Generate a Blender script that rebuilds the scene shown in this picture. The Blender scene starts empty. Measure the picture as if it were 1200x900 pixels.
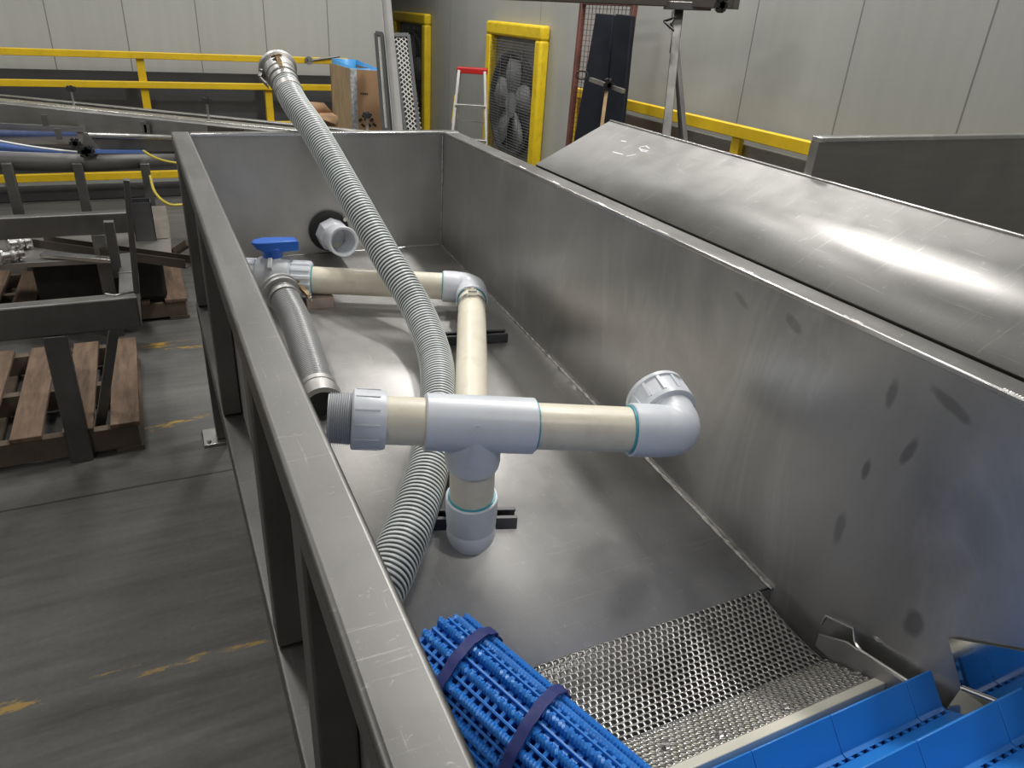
import bpy, math, random
from mathutils import Vector, Matrix
random.seed(7)
C = bpy.context.scene.collection
PI = math.pi
V = Vector

# ------------------------------------------------------------------ camera frame (metres, z up, floor z=0)
CAM_H = 1.65
FOC = 859.78
RC = ((0.9040525, -0.14633036, 0.40159246), (-0.42344214, -0.4345367, 0.79490541), (0.05818787, -0.8886874, -0.45480643))
CX0 = V((0, 0, CAM_H))

def ray(px, py):
    c = ((px-600)/FOC, (py-450)/FOC, 1.0)
    return V([sum(RC[i][j]*c[j] for j in range(3)) for i in range(3)])
def onz(px, py, z):
    r = ray(px, py); return CX0 + r*((z-CAM_H)/r.z)
def ony(px, py, y):
    r = ray(px, py); return CX0 + r*(y/r.y)
def onx(px, py, x):
    r = ray(px, py); return CX0 + r*(x/r.x)
def dd(px, py, d):
    return CX0 + ray(px, py)*d
def zf(y): return .604+(y-.802)*.0777            # sloping tank floor
def onf(px, py, off=0.0):
    r = ray(px, py)
    t = (.604-.802*.0777+off-CAM_H)/(r.z-.0777*r.y)
    return CX0 + r*t

# ------------------------------------------------------------------ materials
def new_mat(name):
    m = bpy.data.materials.new(name); m.use_nodes = True
    nt = m.node_tree; b = nt.nodes['Principled BSDF']
    return m, nt, b
def N(nt, t, **kw):
    n = nt.nodes.new(t)
    for k, v in kw.items(): setattr(n, k, v)
    return n
def L(nt, a, b): nt.links.new(a, b)
def ramp(nt, fac, stops):
    r = N(nt, 'ShaderNodeValToRGB')
    e = r.color_ramp.elements
    while len(e) < len(stops): e.new(0.5)
    for i, (p, c) in enumerate(stops):
        e[i].position = p; e[i].color = (c, c, c, 1) if not hasattr(c, '__len__') else (*c[:3], 1)
    L(nt, fac, r.inputs[0]); return r
def noise(nt, scale, stretch=(1, 1, 1), detail=4, rough=.55, coord='Object', dist=0.0, vec=None):
    mp = N(nt, 'ShaderNodeMapping'); mp.inputs['Scale'].default_value = stretch
    if vec is None:
        tc = N(nt, 'ShaderNodeTexCoord'); vec = tc.outputs[coord]
    L(nt, vec, mp.inputs[0])
    n = N(nt, 'ShaderNodeTexNoise'); n.inputs['Scale'].default_value = scale
    n.inputs['Detail'].default_value = detail; n.inputs['Roughness'].default_value = rough; n.inputs['Distortion'].default_value = dist
    L(nt, mp.outputs[0], n.inputs['Vector']); return n.outputs[0]
def mixc(nt, fac, a, b, mode='MIX'):
    m = N(nt, 'ShaderNodeMix', data_type='RGBA', blend_type=mode)
    def setin(i, v):
        if hasattr(v, 'is_linked') or hasattr(v, 'links'): L(nt, v, m.inputs[i])
        else: m.inputs[i].default_value = v if not hasattr(v, '__len__') else (*v[:3], 1)
    if hasattr(fac, 'links'): L(nt, fac, m.inputs[0])
    else: m.inputs[0].default_value = fac
    setin(6, a); setin(7, b); return m.outputs[2]
def mathn(nt, op, a, b=None, c=None, clamp=False):
    m = N(nt, 'ShaderNodeMath', operation=op); m.use_clamp = clamp
    for i, v in enumerate((a, b, c)):
        if v is None: continue
        if hasattr(v, 'links'): L(nt, v, m.inputs[i])
        else: m.inputs[i].default_value = v
    return m.outputs[0]
def bump(nt, b, h, strength=.1, dist=.002):
    n = N(nt, 'ShaderNodeBump'); n.inputs['Strength'].default_value = strength; n.inputs['Distance'].default_value = dist
    L(nt, h, n.inputs['Height']); L(nt, n.outputs[0], b.inputs['Normal']); return n

def plain(name, col, rough=.5, metal=0.0, var=.12, vs=6, bmp=0.0, bscale=80, stretch=(1, 1, 1), rvar=.1, dirt=None, dirt_amt=.3, spec=None):
    m, nt, b = new_mat(name)
    n = noise(nt, vs, stretch)
    lo = tuple(c*(1-var) for c in col); hi = tuple(min(1, c*(1+var)) for c in col)
    c = ramp(nt, n, [(.3, lo), (.7, hi)]).outputs[0]
    if dirt:
        n2 = noise(nt, vs*2.3, stretch, detail=8, rough=.7)
        f = ramp(nt, n2, [(.52, 0.0), (.72, dirt_amt)]).outputs[0]
        c = mixc(nt, f, c, dirt)
    L(nt, c, b.inputs['Base Color'])
    b.inputs['Metallic'].default_value = metal
    if spec is not None: b.inputs['Specular IOR Level'].default_value = spec
    r = ramp(nt, noise(nt, vs*1.7, stretch), [(.3, max(.02, rough-rvar)), (.7, min(1, rough+rvar))])
    L(nt, r.outputs[0], b.inputs['Roughness'])
    if bmp: bump(nt, b, noise(nt, bscale, stretch), bmp)
    return m

def steel(name, base=.5, rough=.35, brush=(1, 1, 40), blotch=.18, rv=.12, warm=(1, .985, .96), streak=.1, bmp=.08, big=2.2, scratches=0.0, stains=None, milky=0.0, metal=1.0):
    m, nt, b = new_mat(name)
    b.inputs['Metallic'].default_value = metal
    n1 = noise(nt, big, (1, 1, 1), detail=6, rough=.6, dist=.4)
    n2 = noise(nt, 14, brush, detail=3)
    base_lo, base_hi = base*(1-blotch), base*(1+blotch)
    c = ramp(nt, n1, [(.3, tuple(base_lo*w for w in warm)), (.7, tuple(min(1, base_hi*w) for w in warm))]).outputs[0]
    s = ramp(nt, n2, [(.3, 1-streak), (.7, 1.0)]).outputs[0]
    c = mixc(nt, 1.0, c, s, 'MULTIPLY')
    r = mathn(nt, 'ADD', mathn(nt, 'MULTIPLY_ADD', n1, rv*2, rough-rv), mathn(nt, 'MULTIPLY_ADD', n2, .16, -.08))
    if milky:
        nm = noise(nt, 3.1, (1, 1, .45), detail=7, rough=.65, dist=1.2)
        f = ramp(nt, nm, [(.53, 0.0), (.68, milky)]).outputs[0]
        c = mixc(nt, f, c, (.78, .78, .76))
        r = mathn(nt, 'ADD', r, mathn(nt, 'MULTIPLY', f, .25))
    if scratches:
        for k, st in enumerate(((1, 26, 1), (30, 1.5, 1), (9, 14, 1))):
            ns = noise(nt, 4+k, st, detail=10, rough=.75, dist=.6)
            f = ramp(nt, ns, [(.60, 0.0), (.66, scratches)]).outputs[0]
            c = mixc(nt, f, c, (.9, .9, .88))
    if stains:
        tc = N(nt, 'ShaderNodeTexCoord'); wob = noise(nt, 22, (1, 1, 1), detail=5)
        for (p, rad, ang, amt) in stains:
            mp = N(nt, 'ShaderNodeMapping', vector_type='TEXTURE')
            mp.inputs['Location'].default_value = p; mp.inputs['Rotation'].default_value = ang; mp.inputs['Scale'].default_value = rad
            L(nt, tc.outputs['Object'], mp.inputs[0])
            ln = N(nt, 'ShaderNodeVectorMath', operation='LENGTH'); L(nt, mp.outputs[0], ln.inputs[0])
            dv = mathn(nt, 'ADD', ln.outputs['Value'], mathn(nt, 'MULTIPLY_ADD', wob, 1.1, -.55))
            f = ramp(nt, dv, [(.55, amt), (1.0, 0.0)]).outputs[0]
            c = mixc(nt, f, c, (.11, .105, .095))
            r = mathn(nt, 'ADD', r, mathn(nt, 'MULTIPLY', f, .15))
    L(nt, c, b.inputs['Base Color']); L(nt, r, b.inputs['Roughness'])
    if bmp: bump(nt, b, n2, bmp, .001)
    return m

M = {}
M['tank_right'] = steel('tank wall steel', .46, .37, (1, 1, .12), .16, .10, bmp=.03, metal=.85, milky=.3, stains=[
    ((1.044, .519, .773), (.03, .022, .032), (0, 0, 0), .55), ((1.044, .687, .976), (.03, .008, .026), (0, 0, 0), .6),
    ((1.044, .626, 1.048), (.03, .010, .034), (.2, 0, 0), .6), ((1.044, .686, 1.124), (.03, .012, .030), (0, 0, 0), .5),
    ((1.044, .588, 1.154), (.03, .045, .012), (.35, 0, 0), .5), ((1.044, .917, 1.156), (.03, .028, .013), (.4, 0, 0), .4),
    ((1.044, 1.06, 1.15), (.03, .03, .010), (.4, 0, 0), .3), ((1.044, .70, .84), (.03, .012, .035), (0, 0, 0), .4)])
M['tank'] = steel('tank sheet steel', .46, .44, (1, 1, .15), .16, .10, bmp=.03, metal=.85)
M['tank_floor'] = steel('tank floor steel', .60, .46, (1.5, 1, 1), .10, .06, bmp=.05, scratches=.35, metal=.6)
M['rim'] = steel('rim tube steel', .20, .45, (3, .25, 1), .14, .10, bmp=.05, big=5, scratches=.12)
M['frame'] = steel('frame tube steel', .21, .48, (1, 1, .3), .2, .1, bmp=.03, big=4)
M['panel'] = steel('sloped panel steel', .33, .47, (1, 1, 1), .07, .05, bmp=.03, big=3, scratches=.22)
M['sheet'] = steel('side sheet steel', .40, .45, (.3, 1, 4), .12, .06, bmp=.03, warm=(1, .96, .92))
M['bright'] = steel('bright steel', .7, .25, (1, 1, 1), .1, .08, bmp=.02)
M['mirror'] = steel('polished steel', .55, .09, (1, 1, 1), .05, .02, bmp=0, streak=.02)
M['perf'] = steel('perforated steel', .52, .32, (1, 1, 1), .1, .06, bmp=.02, big=6)
M['weld'] = steel('weld bead steel', .55, .35, (1, 1, 1), .4, .15, bmp=.3, big=60)
M['conveyor'] = steel('conveyor steel', .42, .40, (.3, 1, 3), .2, .1, bmp=.02)
M['stand_dark'] = plain('dull galvanised stand', (.085, .082, .075), .65, metal=.2, var=.15)
M['stand'] = steel('dull stand steel', .24, .6, (1, 1, .3), .15, .08, bmp=.02, metal=.7)
M['brown_steel'] = steel('brown steel', .18, .45, (.4, 1, 3), .2, .1, warm=(1, .9, .8))
M['pvc_white'] = plain('white pvc', (.66, .69, .74), .35, var=.04, vs=9, bmp=.02, dirt=(.35, .34, .33), dirt_amt=.16, rvar=.06)
M['pvc_cream'] = plain('cream pvc', (.76, .71, .58), .38, var=.06, vs=7, bmp=.02, dirt=(.42, .37, .30), dirt_amt=.30, rvar=.06)
M['pvc_grey'] = plain('grey pvc', (.50, .52, .54), .42, var=.05, vs=9, bmp=.02, dirt=(.3, .3, .3), dirt_amt=.15)
M['primer'] = plain('blue pipe cement', (.05, .33, .42), .4)
M['handle_blue'] = plain('blue handle plastic', (.012, .11, .50), .38, var=.08)
M['belt_blue'] = plain('blue belt plastic', (.022, .19, .62), .36, var=.07, vs=12, rvar=.06)
M['belt_core'] = plain('deep blue plastic', (.012, .12, .45), .6, var=.15)
M['flight_blue'] = plain('blue flight plastic', (.02, .20, .62), .33, var=.05, vs=5, rvar=.05)
M['strap'] = plain('navy strap', (.02, .03, .16), .7, var=.15, vs=30)
M['far_blue'] = plain('blue belting', (.10, .19, .50), .5, var=.1)
M['far_blue_dark'] = plain('dark blue belting', (.03, .05, .14), .6, var=.2, vs=30)
M['rubber'] = plain('black rubber', (.014, .014, .015), .6, var=.3)
M['strut'] = plain('black channel', (.10, .10, .105), .38, metal=.6, var=.2)
M['cream_bar'] = plain('cream plastic', (.70, .68, .58), .45, var=.03)
M['yellow'] = plain('yellow paint', (.70, .47, .012), .45, var=.08, dirt=(.35, .22, .03), dirt_amt=.35)
M['yellow_pad'] = plain('yellow padding', (.74, .53, .012), .5, var=.08, vs=12, dirt=(.35, .24, .02), dirt_amt=.45, bmp=.3, bscale=25)
M['curb'] = plain('dark kerb', (.05, .05, .052), .7)
M['wainscot'] = plain('dark grey wall cladding', (.060, .063, .068), .6, var=.15, vs=2)
M['cardboard'] = plain('cardboard', (.36, .22, .12), .8, var=.08, bmp=.05)
M['osb'] = plain('crate board', (.50, .37, .23), .8, var=.25, vs=10, stretch=(6, 6, .6), bmp=.1)
M['tape'] = plain('grey film edge', (.42, .44, .46), .4, var=.4, vs=40)
M['liner_blue'] = plain('light blue liner', (.05, .28, .62), .4)
M['wood'] = plain('pallet wood', (.13, .085, .055), .85, var=.35, vs=6, stretch=(6, .8, 1), bmp=.3, bscale=30, dirt=(.05, .04, .035), dirt_amt=.7)
M['wood_dark'] = plain('pallet wood dark', (.10, .075, .055), .9, var=.3, vs=6, bmp=.3)
M['black_box'] = plain('black tote plastic', (.018, .014, .013), .6, var=.3)
M['grid_dark'] = plain('dark rack frame', (.04, .042, .045), .5, metal=.3)
M['grid_light'] = plain('light grid', (.38, .38, .35), .5)
M['board'] = plain('black foam board', (.010, .012, .018), .85, var=.15, spec=.2)
M['rust'] = plain('red oxide steel', (.13, .045, .035), .6, var=.3)
M['fan_grey'] = plain('fan blade grey', (.30, .31, .32), .45, var=.1)
M['fan_dark'] = plain('fan housing dark', (.07, .072, .078), .5, var=.2)
M['fan_back'] = plain('fan back plate', (.22, .225, .23), .5, metal=.3, var=.15)
M['red'] = plain('red plastic', (.45, .015, .015), .4)
M['alu'] = steel('ladder aluminium', .62, .42, (1, 1, .3), .12, .08, bmp=.02)
M['brass'] = steel('brass lever', .45, .35, (1, 1, 1), .2, warm=(1, .72, .42), bmp=0)
M['cast'] = steel('cast aluminium', .48, .45, (1, 1, 1), .15, bmp=.15, big=10)
M['cable_yellow'] = plain('yellow cable', (.45, .36, .04), .5)
M['white_edge'] = plain('white edging', (.7, .72, .76), .4)
M['crumb'] = plain('dark crumbs', (.03, .025, .02), .8)
M['ink'] = plain('black ink', (.02, .02, .02), .7)
M['lamp_body'] = plain('white lamp body', (.7, .7, .7), .5)
M['ceiling'] = plain('ceiling panel', (.55, .56, .56), .7, var=.04, vs=1)
M['pink_wood'] = plain('pale wood block', (.50, .40, .36), .8, var=.1)

def emission(name, col, s):
    m, nt, b = new_mat(name)
    b.inputs['Emission Color'].default_value = (*col, 1); b.inputs['Emission Strength'].default_value = s
    b.inputs['Base Color'].default_value = (.8, .8, .8, 1); return m
M['tube_light'] = emission('lamp diffuser', (1, .97, .92), 25)

def wall_mat(name, axis, seams, col=(.36, .368, .35), width=.004):
    m, nt, b = new_mat(name)
    tc = N(nt, 'ShaderNodeTexCoord'); sp = N(nt, 'ShaderNodeSeparateXYZ'); L(nt, tc.outputs['Object'], sp.inputs[0])
    u = sp.outputs[axis]; mask = None
    for s in seams:
        d = mathn(nt, 'ABSOLUTE', mathn(nt, 'SUBTRACT', u, s))
        k = mathn(nt, 'LESS_THAN', d, width)
        mask = k if mask is None else mathn(nt, 'MAXIMUM', mask, k)
    st = (1, 1, .15)
    n1 = noise(nt, 1.2, st, detail=5); n2 = noise(nt, 16, (1, 1, .04), detail=3)
    c = ramp(nt, n1, [(.3, tuple(v*.93 for v in col)), (.7, tuple(v*1.05 for v in col))]).outputs[0]
    c = mixc(nt, 1.0, c, ramp(nt, n2, [(.35, .955), (.65, 1.0)]).outputs[0], 'MULTIPLY')
    c = mixc(nt, mask, c, (.17, .17, .165))
    L(nt, c, b.inputs['Base Color']); b.inputs['Roughness'].default_value = .42
    bump(nt, b, n2, .05, .002)
    return m

def floor_mat():
    m, nt, b = new_mat('worn concrete')
    tc = N(nt, 'ShaderNodeTexCoord'); sp = N(nt, 'ShaderNodeSeparateXYZ'); L(nt, tc.outputs['Object'], sp.inputs[0])
    n1 = noise(nt, .9, (1, 1.6, 1), detail=7, rough=.6); n2 = noise(nt, 5, (.35, 3.0, 1), detail=8, rough=.65); n3 = noise(nt, 60, (1, 1, 1), detail=3)
    c = ramp(nt, n1, [(.3, (.070, .069, .066)), (.7, (.150, .147, .140))]).outputs[0]
    c = mixc(nt, 1.0, c, ramp(nt, n2, [(.3, .72), (.62, 1.05)]).outputs[0], 'MULTIPLY')
    c = mixc(nt, 1.0, c, ramp(nt, n3, [(.3, .9), (.7, 1.05)]).outputs[0], 'MULTIPLY')
    # saw-cut joints and worn yellow lines, both parallel to x
    wob = noise(nt, 3, (1, 1, 1), detail=2)
    yy = mathn(nt, 'ADD', sp.outputs[1], mathn(nt, 'MULTIPLY_ADD', wob, .012, -.006))
    for y, w in ((2.575, .006), (4.95, .006), (.15, .006)):
        k = mathn(nt, 'LESS_THAN', mathn(nt, 'ABSOLUTE', mathn(nt, 'SUBTRACT', yy, y)), w)
        c = mixc(nt, k, c, (.03, .03, .03))
    yn = noise(nt, 7, (.6, 2.0, 1), detail=9, rough=.75)
    for y, w, th in ((1.668, .024, .50), (3.0, .06, .57), (3.84, .06, .54)):
        k = mathn(nt, 'LESS_THAN', mathn(nt, 'ABSOLUTE', mathn(nt, 'SUBTRACT', yy, y)), w)
        f = mathn(nt, 'MULTIPLY', k, ramp(nt, yn, [(th, 0.0), (th+.05, .85)]).outputs[0])
        c = mixc(nt, f, c, (.42, .26, .03))
    L(nt, c, b.inputs['Base Color'])
    L(nt, ramp(nt, n2, [(.3, .62), (.7, .40)]).outputs[0], b.inputs['Roughness'])
    bump(nt, b, n3, .12, .003)
    return m
M['floor'] = floor_mat()

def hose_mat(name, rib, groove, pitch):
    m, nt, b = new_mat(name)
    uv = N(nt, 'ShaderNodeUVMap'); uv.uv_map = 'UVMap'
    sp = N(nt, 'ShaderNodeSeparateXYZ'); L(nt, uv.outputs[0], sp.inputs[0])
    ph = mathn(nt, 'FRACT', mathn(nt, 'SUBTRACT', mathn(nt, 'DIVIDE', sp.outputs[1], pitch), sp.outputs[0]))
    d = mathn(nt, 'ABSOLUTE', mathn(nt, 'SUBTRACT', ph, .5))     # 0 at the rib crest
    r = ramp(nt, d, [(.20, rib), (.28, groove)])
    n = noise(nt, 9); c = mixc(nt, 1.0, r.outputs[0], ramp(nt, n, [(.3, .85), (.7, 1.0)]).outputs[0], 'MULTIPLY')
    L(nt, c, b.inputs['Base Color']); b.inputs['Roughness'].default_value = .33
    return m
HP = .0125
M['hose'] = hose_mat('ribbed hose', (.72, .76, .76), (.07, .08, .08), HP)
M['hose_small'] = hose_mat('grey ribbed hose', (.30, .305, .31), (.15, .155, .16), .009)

# ------------------------------------------------------------------ mesh builder
class MB:
    def __init__(s): s.v = []; s.f = []; s.uv = None
    def add(s, vs, fs):
        o = len(s.v); s.v += [tuple(v) for v in vs]; s.f += [tuple(i+o for i in f) for f in fs]; return s
    def box(s, lo, hi, M4=None):
        x0, y0, z0 = lo; x1, y1, z1 = hi
        vs = [V(p) for p in ((x0, y0, z0), (x1, y0, z0), (x1, y1, z0), (x0, y1, z0), (x0, y0, z1), (x1, y0, z1), (x1, y1, z1), (x0, y1, z1))]
        if M4: vs = [M4 @ v for v in vs]
        return s.add(vs, [(0, 3, 2, 1), (4, 5, 6, 7), (0, 1, 5, 4), (1, 2, 6, 5), (2, 3, 7, 6), (3, 0, 4, 7)])
    def bar(s, a, b, w, h, up=(0, 0, 1)):
        a = V(a); b = V(b); d = (b-a).normalized(); up = V(up)
        if abs(d.dot(up)) > .98: up = V((0, 1, 0))
        x = d.cross(up).normalized(); u = x.cross(d)
        vs = [p + x*sx*w/2 + u*sy*h/2 for p in (a, b) for sx, sy in ((-1, -1), (1, -1), (1, 1), (-1, 1))]
        return s.add(vs, [(0, 3, 2, 1)[::-1], (4, 5, 6, 7)[::-1], (0, 1, 5, 4)[::-1], (1, 2, 6, 5)[::-1], (2, 3, 7, 6)[::-1], (3, 0, 4, 7)[::-1]])
    def prism(s, poly, off):
        off = V(off); n = len(poly); vs = [V(p) for p in poly] + [V(p)+off for p in poly]
        fs = [tuple(range(n)), tuple(range(2*n-1, n-1, -1))] + [(i, i+n, (i+1) % n+n, (i+1) % n) for i in range(n)]
        return s.add(vs, fs)
    def sweep(s, pts, rad, n=24, caps=True, closed=False):
        pts = [V(p) for p in pts]; rad = rad if hasattr(rad, '__len__') else [rad]*len(pts)
        tang = []
        for i in range(len(pts)):
            a = pts[max(0, i-1)]; b = pts[min(len(pts)-1, i+1)]
            if (b-a).length < 1e-9: tang.append(tang[-1] if tang else V((0, 0, 1)))
            else: tang.append((b-a).normalized())
        t = tang[0]; u = t.orthogonal().normalized(); vs = []
        for i, p in enumerate(pts):
            t = tang[i]; u = (u - t*u.dot(t)).normalized(); w = t.cross(u)
            for k in range(n):
                a = 2*PI*k/n; vs.append(p + (u*math.cos(a)+w*math.sin(a))*rad[i])
        fs = [(i*n+k, i*n+(k+1) % n, (i+1)*n+(k+1) % n, (i+1)*n+k) for i in range(len(pts)-1) for k in range(n)]
        if caps: fs += [tuple(range(n))[::-1], tuple(range((len(pts)-1)*n, len(pts)*n))]
        return s.add(vs, fs)
    def lathe(s, p, ax, prof, n=32, flute=None):
        # prof = [(along axis, radius)]
        p = V(p); ax = V(ax).normalized(); u = ax.orthogonal().normalized(); w = ax.cross(u); vs = []
        for (a, r) in prof:
            for k in range(n):
                th = 2*PI*k/n; rr = r*(flute(th) if flute else 1)
                vs.append(p + ax*a + (u*math.cos(th)+w*math.sin(th))*rr)
        m = len(prof)
        fs = [(i*n+k, i*n+(k+1) % n, (i+1)*n+(k+1) % n, (i+1)*n+k) for i in range(m-1) for k in range(n)]
        if prof[0][1] > 1e-5 and not (abs(prof[0][0]-prof[-1][0]) < 1e-9 and abs(prof[0][1]-prof[-1][1]) < 1e-9):
            fs += [tuple(range(n))[::-1], tuple(range((m-1)*n, m*n))]
        return s.add(vs, fs)
    def sphere(s, c, r, n=16, m=10, sc=(1, 1, 1)):
        c = V(c); vs = []; fs = []
        for i in range(m+1):
            ph = PI*i/m
            for k in range(n):
                a = 2*PI*k/n; vs.append(c+V((math.sin(ph)*math.cos(a)*r*sc[0], math.sin(ph)*math.sin(a)*r*sc[1], math.cos(ph)*r*sc[2])))
        for i in range(m):
            for k in range(n): fs.append((i*n+k, (i+1)*n+k, (i+1)*n+(k+1) % n, i*n+(k+1) % n))
        return s.add(vs, fs)
    def build(s, name, mat, parent=None, bev=0, smooth=38, solid=0, seg=2):
        me = bpy.data.meshes.new(name); me.from_pydata(s.v, [], s.f); me.update()
        o = bpy.data.objects.new(name, me); C.objects.link(o)
        me.materials.append(M[mat] if isinstance(mat, str) else mat)
        me.polygons.foreach_set('use_smooth', [True]*len(me.polygons))
        if smooth: me.set_sharp_from_angle(angle=math.radians(smooth))
        if solid:
            k = o.modifiers.new('thickness', 'SOLIDIFY'); k.thickness = solid; k.offset = 0
        if bev:
            k = o.modifiers.new('edges', 'BEVEL'); k.width = bev; k.segments = seg; k.limit_method = 'ANGLE'; k.angle_limit = math.radians(35)
        if parent is not None:
            o.parent = parent; o.matrix_parent_inverse = parent.matrix_basis.inverted()
        return o

def tag(o, label, cat, group=None, kind=None):
    o['label'] = label; o['category'] = cat
    if group: o['group'] = group
    if kind: o['kind'] = kind
    return o
def thing(name, label, cat, loc=(0, 0, 0), group=None):
    o = bpy.data.objects.new(name, None); C.objects.link(o); o.location = loc; o.empty_display_size = .1
    tag(o, label, cat, group); bpy.context.view_layer.update(); return o
def struct(o): o['kind'] = 'structure'; return o
def copy_tree(o, parent=None):
    c = o.copy(); C.objects.link(c)
    if parent is not None: c.parent = parent
    for ch in list(o.children): copy_tree(ch, c)
    return c
def B(lo, hi): return MB().box(lo, hi)

# ================================================================== THE ROOM
CE = 5.2
struct(B((-6, -4, -.1), (4, 10, 0)).build('floor', 'floor'))
struct(B((-6, -4, CE), (4, 10, CE+.1)).build('ceiling', 'ceiling'))
lw = wall_mat('white insulated panels back', 0, [-.565+.545*k for k in range(-9, 6)], (.42, .43, .41))
rw = wall_mat('white insulated panels right', 1, [-1.24, -.6, .04, .68, 1.32, 1.96, 2.555, 3.2, 5.567, 7.489])
struct(B((-6, 7.3, 0), (2.19, 9.9, CE)).build('wall_back', lw))
struct(B((2.19, 9.8, 0), (2.85, 9.9, CE)).build('wall_alcove', lw))
struct(B((2.85, -4, 0), (3.0, 9.9, CE)).build('wall_right', rw))
struct(B((-6.1, -4, 0), (-6, 9.9, CE)).build('wall_left', lw))
struct(B((-6, -4.1, 0), (3, -4, CE)).build('wall_front', lw))
struct(B((-6, 7.27, .19), (2.19, 7.3, 1.005)).build('trim_1', 'wainscot'))
struct(B((-6, 7.14, 0), (2.19, 7.3, .10)).build('baseboard_back', 'curb', bev=.01))
struct(B((2.70, -4, 0), (2.85, 9.8, .10)).build('baseboard_right', 'curb', bev=.01))

# ================================================================== GUARD RAILS
g = thing('guard_rail', 'yellow steel guard rail along the far wall, behind the conveyors', 'guard rail', (0, 7.08, 0))
for z, h in ((1.145, .05), (.925, .05), (.615, .05), (.21, .06)):
    MB().box((-5.5, 7.04, z-h/2), (1.72, 7.09, z+h/2)).build('rail', 'yellow', g, bev=.004)
for x in (-2.85, -1.9, .045, 1.02):
    B((x-.03, 7.07, .58), (x+.03, 7.12, 1.125)).build('post', 'yellow', g, bev=.004)
g = thing('guard_rail', 'yellow guard rail running along the right wall behind the tripod stand', 'guard rail', (2.75, 3, 0))
B((2.72, 1.36, 1.13), (2.76, 4.78, 1.19)).build('rail', 'yellow', g, bev=.004)
B((2.765, 1.36, 1.03), (2.80, 4.78, 1.10)).build('rail', 'conveyor', g, bev=.004)['label'] = 'grey lower rail'
for y in (3.05, 4.72, 1.42):
    B((2.73, y-.03, 0), (2.765, y+.03, 1.13)).build('post', 'yellow', g, bev=.004)
# clamp bracket on the far rail
c = thing('hose_bracket', 'small metal clamp bracket with a bar on the far yellow rail, left of the crate', 'bracket', (.3, 7.02, 1.145))
p = ony(362, 71, 7.032); q = ony(398, 66, 7.032)
MB().sweep([p, q], .010, 8).build('bar', 'stand', c)
b = MB()
for a in (0, .8, 1.6, 2.4): b.bar(p+V((math.cos(a), 0, math.sin(a)))*.035, p-V((math.cos(a), 0, math.sin(a)))*.035, .018, .02)
b.build('knob', 'cast', c)

# ================================================================== THE TANK
XL0, XL1, XR, XR1 = .078, .137, 1.044, 1.116
YB, YF, RZ = 2.80, -.25, 1.209
def catmull_(P, n=8):
    out = []; P = [P[0]*2-P[1]]+P+[P[-1]*2-P[-2]]
    for i in range(1, len(P)-2):
        for k in range(n):
            t = k/n; a, b_, c_, d_ = P[i-1:i+3]
            out.append(.5*((2*b_)+(c_-a)*t+(2*a-5*b_+4*c_-d_)*t*t+(3*b_-a-3*c_+d_)*t**3))
    return out+[P[-2]]
tank = thing('stainless_tank', 'long open stainless steel tank with white pipework lying inside', 'tank', (.6, 1.3, 0))
def yz(y): return zf(y)
# floor of the tank: slopes down to y=.8
MB().add([(XL1, YB, zf(YB)), (XR, YB, zf(YB)), (XR, .808, zf(.808)), (XL1, .808, zf(.808))], [(0, 3, 2, 1)]).build('tank_floor', 'tank_floor', tank, solid=.006)
# sump under the perforated plate
MB().add([(XL1, .806, .602), (XR, .806, .602), (XR, .78, .44), (XL1, .78, .44), (XR, .1, .44), (XL1, .1, .44)], [(0, 1, 2, 3), (3, 2, 4, 5)]).build('sump', 'tank', tank, solid=.004)
b = MB(); b.box((XR, YF, .42), (XR+.004, YB, RZ-.004)); b.build('right_wall', 'tank_right', tank)
b = MB(); b.box((XL1-.004, YF, .42), (XL1, YB, RZ-.03)); b.build('left_wall', 'tank', tank)
b = MB(); b.box((XL1, YB, .6), (XR, YB+.004, RZ-.004)); b.build('end_wall', 'tank', tank)
B((XL0, YF, RZ-.046), (XL1, YB+.06, RZ)).build('left_rim', 'rim', tank, bev=.007, seg=3)
B((XL1, YB+.001, RZ-.06), (XR1, YB+.06, RZ-.001)).build('end_rim', 'rim', tank, bev=.006, seg=3)
B((XR+.010, YF, RZ-.06), (XR1, YB, RZ-.003)).build('right_rim', 'rim', tank, bev=.005, seg=3)
# thin rolled lip of the wall sheet with tack welds to the rim
B((XR-.002, YF, RZ-.008), (XR+.006, YB, RZ+.002)).build('lip', 'bright', tank, bev=.002)
B((XL1, YB-.003, RZ-.008), (XR, YB+.006, RZ+.002)).build('lip', 'bright', tank, bev=.002)
for (px, py) in ((612, 197), (650, 215), (700, 240), (777, 273), (874, 318), (997, 376), (1192, 464)):
    w = onz(px, py, RZ); b = MB()
    for k in range(9): b.sphere((XR+.005+random.uniform(-.001, .001), w.y+(k-4)*.0045, RZ-.001), .0042, 8, 5)
    b.build('tack_weld', 'weld', tank)
# weld seams inside
b = MB(); pts = []
for i in range(150):
    y = YB-.01-(YB-.81)*i/149; pts.append((XR-.003, y, zf(y)+.003))
b.sweep(pts, [.0042+.0014*math.sin(i*2.1)+random.uniform(-.0006, .0006) for i in range(150)], 7)
b.build('weld_seam', 'weld', tank)
MB().sweep([(XR-.003, YB-.003, zf(YB)), (XR-.003, YB-.003, RZ-.01)], .0035, 6).build('weld_seam', 'weld', tank)
MB().sweep([(XL1+.01, YB-.004, zf(YB)+.003), (XR-.01, YB-.004, zf(YB)+.003)], .0035, 6).build('weld_seam', 'bright', tank)
sc_ = [onf(px, py, .0008) for px, py in ((665, 626), (700, 629), (740, 638), (775, 650), (800, 662))]
MB().sweep(catmull_(sc_), .0009, 5).build('scratch', 'bright', tank)
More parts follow.
